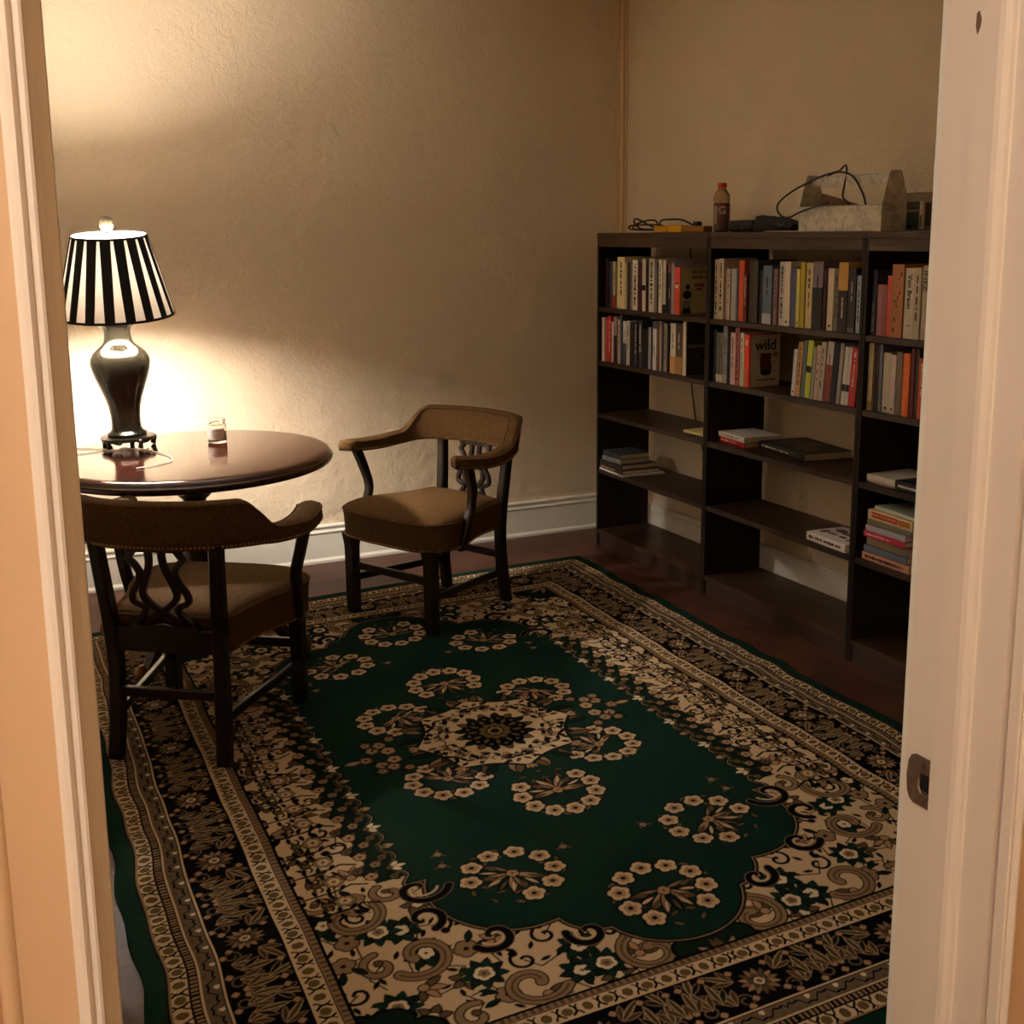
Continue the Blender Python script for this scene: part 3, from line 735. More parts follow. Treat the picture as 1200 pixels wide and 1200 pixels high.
def frustum_pt(a, k):   # k 0 bottom .. 1 top
    r = .208+(.133-.208)*k; return (r*math.cos(a), r*math.sin(a), .288*k)
NS = 18; bm = B()
t_ = bmesh.new()
for s in range(NS*4):
    a0, a1 = 2*PI*s/(NS*4), 2*PI*(s+1)/(NS*4)
    vs = [t_.verts.new(frustum_pt(a, k)) for a, k in ((a0,0),(a1,0),(a1,.33),(a0,.33))]
    t_.faces.new(vs)
    vs = [t_.verts.new(frustum_pt(a, k)) for a, k in ((a0,.33),(a1,.33),(a1,.66),(a0,.66))]; t_.faces.new(vs)
    vs = [t_.verts.new(frustum_pt(a, k)) for a, k in ((a0,.66),(a1,.66),(a1,1),(a0,1))]; t_.faces.new(vs)
bmesh.ops.remove_doubles(t_, verts=t_.verts[:], dist=1e-5); merge(bm, t_)
ms = bpy.data.materials.new('shade_silk'); ms.use_nodes = True; nt = ms.node_tree; nt.nodes.clear()
o_ = nt.nodes.new('ShaderNodeOutputMaterial'); d_ = nt.nodes.new('ShaderNodeBsdfDiffuse'); tr = nt.nodes.new('ShaderNodeBsdfTranslucent'); mx = nt.nodes.new('ShaderNodeMixShader')
wv_ = nt.nodes.new('ShaderNodeTexNoise'); wv_.inputs['Scale'].default_value = 130; tcs = nt.nodes.new('ShaderNodeTexCoord'); nt.links.new(tcs.outputs['Object'], wv_.inputs['Vector'])
crs = nt.nodes.new('ShaderNodeMapRange'); nt.links.new(wv_.outputs['Fac'], crs.inputs['Value']); crs.inputs['To Min'].default_value = .008; crs.inputs['To Max'].default_value = .014
d_.inputs[0].default_value = (*lin((236,226,212)),1); tr.inputs[0].default_value = (*lin((214,196,178)),1)
nt.links.new(crs.outputs[0], mx.inputs[0]); nt.links.new(d_.outputs[0], mx.inputs[1]); nt.links.new(tr.outputs[0], mx.inputs[2]); nt.links.new(mx.outputs[0], o_.inputs[0])
shade = newobj('lamp_shade', bm, ms, lamp, True)
bpy.data.objects.remove(SH)
shade.location = (.004,0,.496); shade.rotation_euler = (math.radians(6.0),math.radians(-1.2),math.radians(6))
BK = mat('black_ribbon', (14,12,13), .55, spec=.3)
for s in range(NS):
    bm = B(); t_ = bmesh.new(); ac = 2*PI*(s+.5)/NS; rows_ = []
    for k in (0,.25,.5,.75,1):
        r = .208+(.133-.208)*k; hw = (.0178+.0008*k)/r
        rows_.append([t_.verts.new(((r+h)*math.cos(ac+q*hw), (r+h)*math.sin(ac+q*hw), .288*k)) for q, h in ((-1,.0006),(-.6,.0028),(0,.0034),(.6,.0028),(1,.0006))])
    for a, b in zip(rows_, rows_[1:]):
        for i in range(4): t_.faces.new((a[i],a[i+1],b[i+1],b[i]))
    merge(bm, t_); newobj('black_pleat', bm, BK, shade, True)
for k, r0 in ((0,.2105),(1,.1355)):
    bm = B(); z = .288*k; lathe(bm, [(r0-.004,z-.004),(r0,z-.004),(r0-.0005 if k else r0-.001,z+.005),(r0-.005,z+.005)], 72, cap=False); newobj('rim_binding', bm, BK, shade, True)
# fittings: saucer, socket, bulb, harp, finial
CH = mat('brass_fitting', (196,170,120), .25, .9)
bm = B(); lathe(bm, [(.0,.4765),(.090,.4765),(.093,.480),(.090,.484),(.03,.488),(.0,.489)], 40, cap=False); newobj('cap_plate', bm, mat('ivory_lacquer', (226,212,186), .4), lamp, True)
bm = B(); lathe(bm, [(.008,.486),(.008,.50),(.018,.505),(.020,.54),(.016,.552),(.015,.560)], 20); newobj('socket', bm, CH, lamp, True)
bm = B(); lathe(bm, [(.013,.560),(.020,.567),(.028,.580),(.030,.60),(.030,.705),(.027,.723),(.018,.735),(.001,.740)], 24)
mb = bpy.data.materials.new('lit_bulb'); mb.use_nodes = True; bb = mb.node_tree.nodes['Principled BSDF']; bb.inputs['Base Color'].default_value = (1,.9,.75,1)
bb.inputs['Emission Color'].default_value = (1,.90,.79,1); bb.inputs['Emission Strength'].default_value = 680
nb = mb.node_tree.nodes.new('ShaderNodeTexNoise')
newobj('light_bulb', bm, mb, lamp, True)
bm = B(); tube(bm, catmull([(.018,0,.56),(.05,0,.60),(.060,0,.66),(.045,0,.74),(.012,0,.785),(0,0,.790),(-.012,0,.785),(-.045,0,.74),(-.060,0,.66),(-.05,0,.60),(-.018,0,.56)], 5), .0016, 6)
for k in range(3):
    a = k*2*PI/3+.3; tube(bm, [(0,0,.786),(.128*math.cos(a),.128*math.sin(a),.780)], .0014, 6)
newobj('harp', bm, CH, lamp, True)
bm = B(); lathe(bm, [(.004,.786),(.010,.790),(.007,.797),(.012,.801),(.021,.808),(.0262,.820),(.0268,.829),(.0235,.842),(.014,.851),(.001,.854)], 24)
newobj('finial', bm, mat('dark_finial', (70,62,52), .25), lamp, True)
# ------------------------------------------------------------------ candle jar, cable
cj = thing('candle_jar', 'small clear glass candle jar with white label on the oval table', 'candle', (-2.244,-.756,.7462))
bm = B(); lathe(bm, [(.0,.0),(.033,.0),(.036,.004),(.0365,.060),(.035,.068),(.031,.073),(.0305,.076),(.033,.078),(.033,.090),(.0315,.091),(.0295,.090),(.0285,.074),(.033,.066),(.0342,.058),(.0338,.008),(.0,.007)], 36, cap=False)
gm = mat('clear_glass', (250,250,248), .02, trans=1., ior=1.47); newobj('glass_jar', bm, gm, cj, True)
bm = B(); lathe(bm, [(.0,.0075),(.0333,.0085),(.0337,.046),(.0,.0465)], 30, cap=False); newobj('wax', bm, mat('cream_wax', (224,214,150), .5), cj, True)
bm = B(); tube(bm, [(0,0,.046),(.001,0,.056)], .0010, 6); newobj('wick', bm, mat('black_wick', (20,18,16), .9), cj)
bm = B(); t_ = bmesh.new(); rw = []
for z in (.014,.056): rw.append([t_.verts.new((.0369*math.cos(a),.0369*math.sin(a),z)) for a in [math.radians(-172+i*7) for i in range(18)]])
for i in range(17): t_.faces.new((rw[0][i],rw[0][i+1],rw[1][i+1],rw[1][i]))
merge(bm, t_); lb = newobj('label', bm, mat('white_paper', (232,230,224), .7), cj, True)
bm = B(); t_ = bmesh.new()
for z, a0, a1 in ((.047,-130,-75),(.041,-135,-78),(.034,-128,-70),(.029,-132,-80),(.022,-125,-85)):
    n = 7; q = [[t_.verts.new((.0371*math.cos(math.radians(a0+(a1-a0)*i/n)),.0371*math.sin(math.radians(a0+(a1-a0)*i/n)),z+dz)) for i in range(n+1)] for dz in (0,.0016)]
    for i in range(n): t_.faces.new((q[0][i],q[0][i+1],q[1][i+1],q[1][i]))
merge(bm, t_); newobj('printed_lines', bm, mat('grey_print', (110,112,118), .7), lb)
bm = B()
zc = .7478
tube(bm, catmull([(-2.96,-.80,zc),(-2.86,-.79,zc),(-2.749,-.771,zc),(-2.681,-.762,zc),(-2.62,-.752,zc),(-2.57,-.748,zc),(-2.53,-.775,zc),(-2.500,-.846,zc),(-2.470,-.942,zc),(-2.462,-1.02,zc),(-2.480,-1.085,zc),(-2.531,-1.130,zc),(-2.57,-1.150,zc)], 6), .0017, 6)
ch = newobj('charging_cable', bm, mat('white_cable', (226,222,214), .4), None, True); tag(ch, 'thin white charging cable curled on the oval table around the lamp base', 'cable')
bm = B(); box(bm, -.016,.016,-.0035,.0035,-.0022,.0022,.001, M=T(-2.590,-1.157,zc+.0006) @ R(18,'Z')); newobj('plug_end', bm, mat('white_cable', (226,222,214), .4), ch)
bm = B(); tube(bm, catmull([(-2.98,-.64,zc),(-2.85,-.63,zc),(-2.75,-.64,zc),(-2.67,-.70,zc),(-2.62,-.742,zc)], 6), .0016, 6); newobj('second_strand', bm, mat('white_cable', (226,222,214), .4), ch, True)
# ------------------------------------------------------------------ bookcases
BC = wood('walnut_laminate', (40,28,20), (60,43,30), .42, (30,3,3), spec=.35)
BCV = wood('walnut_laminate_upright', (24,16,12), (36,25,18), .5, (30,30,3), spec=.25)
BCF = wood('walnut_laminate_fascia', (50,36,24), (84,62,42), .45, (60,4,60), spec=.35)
XF, XB, G0, WU, HB = -.3236, -.033, -.316, .9156, 1.52
LV = [1.172, .915, .662, .388]
names3 = ['left-hand tall dark wood bookcase, nearest the room corner', 'middle tall dark wood bookcase between two matching ones', 'right-hand tall dark wood bookcase, partly hidden by the door jamb']
for i in range(3):
    ya, yb_ = G0-i*WU-.0008, G0-(i+1)*WU+.0008
    t = thing('bookcase', names3[i], 'bookcase', ((XF+XB)/2, (ya+yb_)/2, 0), group='three matching bookcases along the right wall')
    def P(name, *a, m=BC, bev=.001):
        bm = B(); ox, oy = (XF+XB)/2, (ya+yb_)/2
        box(bm, a[0]-ox, a[1]-ox, a[2]-oy, a[3]-oy, a[4], a[5], bev); return newobj(name, bm, m, t)
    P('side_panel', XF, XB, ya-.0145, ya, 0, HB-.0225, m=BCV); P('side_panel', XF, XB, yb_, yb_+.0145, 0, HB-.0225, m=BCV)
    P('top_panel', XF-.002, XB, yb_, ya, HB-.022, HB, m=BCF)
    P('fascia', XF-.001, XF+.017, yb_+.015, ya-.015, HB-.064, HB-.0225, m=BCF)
    for z in LV: P('shelf', XF+.002, XB-.004, yb_+.015, ya-.015, z-.021, z)
    P('bottom_shelf', XF-.0005, XB-.004, yb_+.015, ya-.015, .063, .083)
    P('plinth', XF+.008, XF+.022, yb_+.015, ya-.015, 0, .0625, m=mat('kick_board_veneer', (44,27,18), .5, var=(20,.2)))
# ------------------------------------------------------------------ books
PAGE = mat('book_pages', (206,192,160), .9, var=(120,.12))
def KC(c): # printed colour of a cover
    return (min(int(c[0]*1.06+4),245), min(int(c[1]*1.10+5),242), min(int(c[2]*1.22+7),238))
CM = {}
def cover(c):
    c = KC(c); k = 'cover_%d_%d_%d' % c
    return mat(k, c, .5, spec=.35, var=(25,.05))
def mark_bars(parent, segs, w, m, yoff=0., x=-.0009, name='spine_print'):
    bm = B()
    for z0, z1, a in segs: box(bm, x-.0004, x+.0002, yoff-w*a, yoff+w*a, z0, z1)
    return newobj(name, bm, m, parent)
DARKP = mat('dark_print', (26,22,20), .6); LIGHTP = mat('light_print', (214,206,190), .6)
def make_book(label, t, h, d, c, extra='', group=None, loc=(0,0,0), rot=(0,0,0), seed=0, slab=False):
    rg = random.Random(seed*13+5)
    w = t/2; b = min(.0022, t*.14)
    bm = B(); box(bm, 0, d, -w, -w+b, 0, h); box(bm, 0, d, w-b, w, 0, h)
    loft(bm, [[(0 if abs(q)>.6 else -.0012, -w+(w*2)*(q+1)/2, z) for q in (-1,-.5,0,.5,1)]+[(b,w,z),(b,-w,z)] for z in (0,h)])
    root = newobj('book', bm, cover(c)); root.location = loc; root.rotation_euler = rot
    tag(root, label, 'book', group)
    bm = B(); box(bm, b+.0004, d-.003, -w+b+.0002, w-b-.0002, .002, h-.0035); newobj('page_block', bm, PAGE, root)
    dark = sum(c) > 270; mk = DARKP if dark else LIGHTP
    e0 = extra[:1]
    if e0 in ('b','t'):
        s = extra[1:]; wt = s.endswith('w'); s = s.rstrip('w'); r_, g_, b_, f = s.split(','); f = float(f); bc = cover((int(r_),int(g_),int(b_)))
        z0, z1 = (0, h*f) if e0 == 'b' else (h*(1-f), h)
        bm = B(); box(bm, -.0016,.0,-w+.0002,w-.0002,z0+.0003,z1-.0003); newobj('spine_band', bm, bc, root)
        if wt: mark_bars(root, [(h*.2,h*.34,.12),(h*.35,h*.44,.12),(h*.45,h*.5,.12)], w, LIGHTP, x=-.0018)
        elif t > .018: mark_bars(root, [(h*.62,h*.80,.10),(h*.5,h*.58,.10)] if e0=='b' else [(h*.3,h*.5,.10)], w, mk, x=-.0018)
    elif e0 == 'm':
        z = h*.9; segs = []
        while z > h*.3:
            l = rg.uniform(.008,.03); segs.append((z-l, z, rg.uniform(.10,.22))); z -= l+rg.uniform(.003,.014)
        mark_bars(root, segs, w, mk, rg.uniform(-.1,.1)*w, -.0014)
    elif e0 in ('M','w','K'):
        z = h*.93; segs = []
        while z > h*(.12 if e0 != 'w' else .35):
            l = rg.uniform(.0015,.006) if rg.random() < .8 else .012; segs.append((z-l, z, rg.uniform(.22,.42) if e0 != 'w' else rg.uniform(.15,.28))); z -= l+(rg.uniform(.0012,.0025) if rg.random() < .85 else .009)
        mark_bars(root, segs, w, LIGHTP if e0 == 'w' else mk, 0, -.0014)
    elif e0 == 'd': mark_bars(root, [(.012,.020,.3)], w, mk, 0, -.0014)
    elif e0 == 'k': f = float(extra[1:]); mark_bars(root, [(h*f-.012,h*f+.012,.9)], w, DARKP, 0, -.0014)
    elif e0 == 'g': mark_bars(root, [(.01,h*.3,.5),(h*.34,h*.5,.3)], w, mat('muted_print', (120,116,116), .6), .1*w, -.0014)
    elif e0 == 'r':
        mark_bars(root, [(0.004,.03,.8)], w, mat('ochre_print', (150,120,70), .6), 0, -.0014, 'spine_band')
    elif e0 == 'f':
        bm = B()
        for k in range(9):
            z = h*rg.uniform(.1,.9); y = rg.uniform(-.6,.6)*w; rr_ = rg.uniform(.003,.008)
            lathe(bm, [(rr_,0),(rr_,.0006)], 9, T(-.0012,y,z) @ R(-90,'Y') @ Matrix.Diagonal((1,.6,1,1)))
        newobj('floral_print', bm, mat('brown_floral_print', (98,74,52), .6), root)
        bm = B()
        for k in range(5):
            z = h*rg.uniform(.3,.8); y = rg.uniform(-.5,.5)*w
            lathe(bm, [(.004,0),(.004,.0007)], 7, T(-.0012,y,z) @ R(-90,'Y'))
        newobj('floral_print', bm, mat('sage_floral_print', (140,140,104), .6), root)
    SP = Matrix(((0,0,-1,0),(0,-1,0,0),(-1,0,0,0),(0,0,0,1)))   # text running down the spine
    if extra == 'V':
        textmesh('spine_title', 'Von Braun', .026, DARKP, root, T(-.0014,0,h*.665) @ SP, bold=.0006)
        bm = B(); z = .040; zz = [(z+.006*(k % 2), .010-.0033*k) for k in range(7)]
        tube(bm, [(-.0013, y, a) for a, y in zz], .0008, 5); newobj('zigzag_print', bm, DARKP, root)
    if extra == 'I': textmesh('spine_title', 'INEZ', .020, mat('grey_title', (72,70,66), .6), root, T(-.0014,0,h*.80) @ SP, sx=1.5, bold=.0006)
    FC = Matrix(((1,0,0,0),(0,0,-1,0),(0,1,0,0),(0,0,0,1)))     # print on the right-hand cover (faces -Y)
    yc = -w-.0003
    if extra == 'cA':
        bm = B(); box(bm, .006, d-.001, -w-.0004, -w, .001, h-.001); fc = newobj('front_cover', bm, mat('olive_jacket', (186,168,116), .55), root)
        bm = B(); lathe(bm, [(.011,0),(.011,.0005)], 16, T(.040,-w-.0004,.118) @ R(90,'X')); lathe(bm, [(.022,0),(.022,.0005)], 18, T(.038,-w-.0004,.085) @ R(90,'X') @ Matrix.Diagonal((1,.85,1,1)))
        prism(bm, [(.012,.004),(.060,.004),(.052,.030),(.016,.028)], -w-.0009, -w-.0004, 'y'); newobj('seated_figure_print', bm, mat('figure_print', (20,19,26), .6), fc)
        bm = B(); prism(bm, [(.012,.030),(.054,.032),(.060,.062),(.018,.060)], -w-.0010, -w-.0004, 'y'); newobj('skirt_print', bm, mat('skirt_print', (140,128,110), .6), fc)
        bm = B(); box(bm, .075,.125,-w-.0009,-w-.0004,.118,.132); box(bm, .085,.115,-w-.0009,-w-.0004,.102,.112); newobj('red_print', bm, mat('red_print', (140,60,44), .6), fc)
        for q, (a, b_) in enumerate(((.062,.086),(.092,.118),(.124,.142))): 
            bm = B(); box(bm, a, b_, -w-.0009, -w-.0004, .174-.0, .186); box(bm, a, b_, -w-.0009, -w-.0004, .152, .164); newobj('title_print', bm, mat('olive_title', (112,98,62), .6), fc)
        mark_bars(root, [(h*.56,h*.64,.5)], w, LIGHTP, 0, -.0014); mark_bars(root, [(h*.64,h*.67,.5)], w, DARKP, 0, -.0014)
    if extra == 'cB':
        bm = B(); box(bm, .004, d-.001, -w-.0004, -w, .001, h-.001); fc = newobj('front_cover', bm, mat('dark_jacket', (40,34,28), .5), root)
        bm = B(); box(bm, .006, d-.002, -w-.0009, -w-.0004, .118, .132); newobj('cover_band', bm, mat('tan_band', (112,96,68), .6), fc)
        bm = B()
        for x_, z_, r_ in ((.06,.085,.012),(.10,.04,.014),(.13,.08,.008),(.085,.06,.006)): lathe(bm, [(r_,0),(r_,.0005)], 14, T(x_,-w-.0004,z_) @ R(90,'X'))
        newobj('cover_print', bm, mat('grey_cover_print', (70,68,64), .6), fc)
    if extra == 'cC':
        bm = B(); box(bm, .008, d-.001, -w-.0004, -w, .001, h-.001); fc = newobj('front_cover', bm, mat('grey_beige_jacket', (206,190,168), .55), root)
        textmesh('cover_title', 'wild', .062, DARKP, fc, T(.079,-w-.0008,h*.79) @ FC, bold=.0007)
        bm = B(); prism(bm, [(.052,.115),(.056,.055),(.064,.046),(.100,.046),(.108,.055),(.110,.085),(.104,.100),(.107,.132),(.054,.134),(.056,.120)], -w-.0010, -w-.0004, 'y'); newobj('boot_print', bm, mat('boot_print', (88,44,30), .6), fc)
        bm = B(); prism(bm, [(.054,.064),(.064,.045),(.100,.045),(.109,.056),(.109,.064)], -w-.0014, -w-.0009, 'y'); newobj('boot_sole_print', bm, DARKP, fc)
        bm = B()
        for z_ in (.078,.090,.104,.116,.128): tube(bm, [(.056,-w-.0011,z_),(.080,-w-.0011,z_+.004),(.104,-w-.0011,z_)], .0011, 5)
        tube(bm, catmull([(.056,-w-.0009,.130),(.042,-w-.0009,.128),(.040,-w-.0009,.115),(.052,-w-.0009,.110)], 4), .0009, 5); newobj('lace_print', bm, mat('red_lace_print', (150,50,36), .6), fc)
        bm = B(); lathe(bm, [(.010,0),(.010,.0006)], 20, T(.128,-w-.0004,.126) @ R(90,'X')); newobj('seal_print', bm, mat('gold_seal_print', (120,104,50), .5), fc)
        bm = B(); box(bm, .040,.095,-w-.0009,-w-.0004,.024,.030); newobj('author_print', bm, mat('brown_author_print', (126,96,74), .6), fc)
        bm = B(); box(bm, .098,.128,-w-.0009,-w-.0004,.024,.030); newobj('author_print', bm, mat('red_print', (140,60,44), .6), fc)
        mark_bars(root, [(.002,h*.38,.45)], w, mat('cream_spine_print', (200,120,96), .6), w*.5, -.0014); mark_bars(root, [(h*.8,h*.9,.4)], w, LIGHTP, 0, -.0014)
    return root
ORD = 'first second third fourth fifth sixth seventh eighth ninth tenth eleventh twelfth thirteenth fourteenth fifteenth sixteenth seventeenth eighteenth nineteenth twentieth twenty-first twenty-second twenty-third twenty-fourth twenty-fifth twenty-sixth'.split()
BOOKS = {}
BOOKS['A1']=(1.172,'top shelf of the left bookcase',[
(-0.3529,-0.3787,0.228,(40, 26, 24),'dark brown',''),
(-0.3797,-0.4000,0.218,(28, 22, 20),'black',''),
(-0.4011,-0.4297,0.216,(62, 56, 70),'dark grey-purple',''),
(-0.4328,-0.4590,0.216,(175, 160, 100),'pale yellow','b160,40,40,.28'),
(-0.4642,-0.5292,0.238,(210, 190, 130),'thick cream-yellow','m'),
(-0.5292,-0.5496,0.213,(190, 172, 118),'thin cream',''),
(-0.5566,-0.5738,0.213,(105, 85, 65),'grey-brown',''),
(-0.5748,-0.6018,0.211,(125, 105, 80),'taupe','m'),
(-0.6068,-0.6513,0.226,(205, 188, 160),'off-white','M'),
(-0.6532,-0.6825,0.218,(70, 26, 22),'dark red',''),
(-0.6854,-0.7163,0.233,(195, 170, 145),'pinkish cream','k.45'),
(-0.7182,-0.7383,0.229,(25, 20, 18),'black',''),
(-0.7402,-0.7874,0.234,(188, 172, 142),'cream','M'),
(-0.7884,-0.8024,0.215,(60, 55, 45),'dark grey',''),
(-0.8033,-0.8191,0.215,(120, 105, 85),'grey-tan',''),
(-0.8247,-0.8533,0.233,(205, 190, 155),'white','m'),
(-0.8533,-0.8770,0.230,(192, 178, 145),'ivory','b15,15,15,.17'),
(-0.8779,-0.8942,0.212,(28, 24, 20),'black',''),
(-0.8960,-0.9212,0.215,(38, 34, 36),'black','t110,75,55,.18'),
(-0.9230,-0.9462,0.220,(150, 138, 125),'silver-grey',''),
(-0.9497,-0.9937,0.202,(205, 75, 50),'orange-red','cA'),
])
BOOKS['A2']=(0.915,'second shelf of the left bookcase',[
(-0.3339,-0.3590,0.208,(205, 180, 145),'cream',''),
(-0.3612,-0.3796,0.207,(165, 35, 38),'bright red',''),
(-0.3807,-0.4097,0.219,(170, 42, 45),'tall red','m'),
(-0.4107,-0.4406,0.192,(190, 165, 138),'pinkish cream',''),
(-0.4437,-0.4711,0.218,(165, 135, 105),'tan','b30,22,20,.6'),
(-0.4732,-0.4994,0.206,(185, 155, 128),'pale pink','m'),
(-0.5014,-0.5191,0.231,(75, 80, 85),'tall blue-grey',''),
(-0.5253,-0.5540,0.202,(195, 188, 165),'white-topped','b60,60,58,.5'),
(-0.5581,-0.5886,0.206,(178, 170, 145),'pale grey','m'),
(-0.5906,-0.6268,0.201,(30, 22, 18),'thick black',''),
(-0.6278,-0.6566,0.208,(38, 38, 42),'charcoal','w'),
(-0.6576,-0.6910,0.210,(48, 45, 50),'dark slate','w'),
(-0.6929,-0.7385,0.177,(26, 20, 16),'short black',''),
(-0.7404,-0.7634,0.187,(145, 140, 130),'short grey',''),
(-0.7663,-0.7863,0.181,(24, 20, 18),'short thin black',''),
(-0.7891,-0.8202,0.218,(200, 190, 170),'white','t80,85,100,.15'),
(-0.8221,-0.8389,0.195,(105, 52, 32),'rust-brown',''),
(-0.8398,-0.8565,0.221,(155, 138, 120),'beige',''),
(-0.8583,-0.8759,0.217,(35, 38, 28),'dark green',''),
(-0.8786,-0.9033,0.214,(135, 125, 100),'khaki-grey','m'),
(-0.9042,-0.9197,0.205,(26, 22, 20),'black',''),
(-0.9215,-0.9637,0.218,(205, 190, 155),'wide white','b190,140,80,.35'),
(-0.9664,-1.0211,0.221,(75, 55, 40),'thick brown','b150,110,60,.35'),
(-1.0238,-1.0481,0.231,(200, 185, 148),'white','cB'),
])
BOOKS['B1']=(1.172,'top shelf of the middle bookcase',[
(-1.2478,-1.2731,0.239,(195, 170, 128),'cream','M'),
(-1.2741,-1.3084,0.243,(190, 166, 126),'tan-cream','M'),
(-1.3327,-1.3596,0.204,(178, 155, 122),'pale brown','m'),
(-1.3615,-1.3948,0.205,(155, 148, 130),'grey-white',''),
(-1.3957,-1.4099,0.203,(90, 92, 100),'blue-grey',''),
(-1.4108,-1.4453,0.238,(195, 78, 36),'bright orange',''),
(-1.4472,-1.4702,0.188,(98, 28, 22),'dark red','w'),
(-1.4720,-1.5048,0.238,(62, 52, 42),'dark brown',''),
(-1.5057,-1.5372,0.241,(66, 57, 44),'olive-brown',''),
(-1.5390,-1.5622,0.204,(46, 42, 36),'charcoal',''),
(-1.5639,-1.6183,0.221,(98, 110, 112),'wide blue-grey','b170,165,150,.18'),
(-1.6200,-1.6338,0.211,(30, 26, 24),'thin black',''),
(-1.6347,-1.6570,0.211,(140, 102, 88),'dusty pink','m'),
(-1.6595,-1.6917,0.238,(188, 172, 148),'white','K'),
(-1.6934,-1.7285,0.239,(208, 188, 150),'thick white','d'),
(-1.7310,-1.7648,0.219,(78, 78, 96),'slate-blue',''),
(-1.7680,-1.7875,0.214,(205, 190, 84),'bright yellow','d'),
(-1.7884,-1.8149,0.238,(170, 145, 44),'mustard',''),
(-1.8165,-1.8563,0.237,(192, 168, 105),'pale yellow','m'),
(-1.8578,-1.9139,0.242,(125, 105, 100),'wide mauve-grey','b28,26,26,.62'),
(-1.9154,-1.9323,0.213,(60, 24, 24),'maroon',''),
(-1.9338,-1.9671,0.219,(200, 180, 140),'cream','d'),
(-1.9686,-1.9956,0.217,(115, 96, 70),'brown','m'),
(-1.9985,-2.0470,0.242,(195, 145, 66),'thick amber-topped','b42,36,34,.6w'),
(-2.0485,-2.0846,0.221,(52, 47, 44),'dark grey','b95,85,70,.08'),
(-2.0874,-2.1088,0.198,(145, 153, 158),'short pale blue','m'),
])
BOOKS['B2']=(0.915,'second shelf of the middle bookcase',[
(-1.2478,-1.2685,0.212,(45, 48, 40),'dark green-grey',''),
(-1.2705,-1.2884,0.202,(100, 102, 80),'sage-green','b200,190,150,.16'),
(-1.2904,-1.3142,0.203,(112, 98, 78),'brown','b190,180,140,.16'),
(-1.3161,-1.3455,0.231,(125, 120, 114),'tall grey','b150,145,125,.16'),
(-1.3484,-1.3678,0.184,(30, 36, 52),'navy-blue',''),
(-1.3697,-1.4014,0.209,(190, 155, 135),'pinkish cream','m'),
(-1.4033,-1.4308,0.231,(165, 85, 80),'pink','M'),
(-1.4327,-1.4580,0.213,(195, 190, 145),'pale green','m'),
(-1.4599,-1.4923,0.207,(215, 62, 38),'bright orange-red','cC'),
])
BOOKS['B2r']=(0.915,'leaning row of the middle bookcase',[
(-1.7529,-1.7746,0.174,(205, 195, 178),'short white','d'),
(-1.7762,-1.8027,0.205,(185, 135, 86),'orange-tan','m'),
(-1.8035,-1.8223,0.212,(92, 108, 98),'teal-grey',''),
(-1.8239,-1.8547,0.214,(190, 190, 62),'yellow-green','k.5'),
(-1.8555,-1.8675,0.203,(84, 114, 52),'green',''),
(-1.8683,-1.8834,0.194,(150, 140, 115),'grey-beige',''),
(-1.8842,-1.9056,0.200,(188, 158, 130),'cream-pink','m'),
(-1.9072,-1.9338,0.214,(175, 158, 134),'cream-grey','m'),
(-1.9353,-1.9724,0.218,(195, 175, 150),'cream-topped','b135,62,46,.62'),
(-1.9739,-2.0059,0.217,(30, 30, 38),'black-navy',''),
(-2.0074,-2.0262,0.218,(152, 142, 124),'grey',''),
(-2.0277,-2.0478,0.207,(196, 186, 160),'white','k.3'),
(-2.0493,-2.0685,0.206,(198, 186, 164),'off-white','k.3'),
(-2.0700,-2.1050,0.206,(178, 50, 46),'red','w'),
])
BOOKS['C1']=(1.172,'top shelf of the right bookcase',[
(-2.1634,-2.1851,0.220,(54, 54, 62),'dark blue-grey','g'),
(-2.1865,-2.2094,0.171,(158, 105, 100),'pink-striped',''),
(-2.2101,-2.2313,0.172,(150, 84, 78),'dusty red',''),
(-2.2327,-2.2559,0.202,(200, 88, 62),'coral-red',''),
(-2.2587,-2.3137,0.240,(178, 110, 62),'thick orange-brown','f'),
(-2.3177,-2.3594,0.229,(196, 178, 142),'cream','V'),
(-2.3601,-2.3911,0.231,(186, 166, 130),'pale cream','m'),
(-2.3924,-2.4172,0.238,(180, 160, 126),'beige','I'),
(-2.4184,-2.4493,0.219,(192, 78, 40),'orange-topped','b40,32,28,.4'),
(-2.4525,-2.4810,0.227,(60, 50, 44),'dark brown',''),
])
BOOKS['C2']=(0.915,'second shelf of the right bookcase',[
(-2.1634,-2.1869,0.230,(180, 160, 115),'thick cream','r'),
(-2.1927,-2.2137,0.227,(54, 38, 28),'dark brown',''),
(-2.2152,-2.2303,0.229,(104, 106, 108),'blue-grey',''),
(-2.2317,-2.2672,0.203,(186, 170, 136),'cream','d'),
(-2.2701,-2.2953,0.199,(195, 170, 150),'short pinkish white','d'),
(-2.2981,-2.3264,0.211,(114, 98, 72),'olive',''),
(-2.3298,-2.3605,0.209,(215, 105, 42),'bright orange',''),
(-2.3618,-2.3786,0.226,(104, 48, 54),'plum-red',''),
(-2.3800,-2.3973,0.227,(62, 56, 44),'dark olive',''),
(-2.4013,-2.4317,0.198,(180, 76, 50),'short rust-red','w'),
])
sd = 0
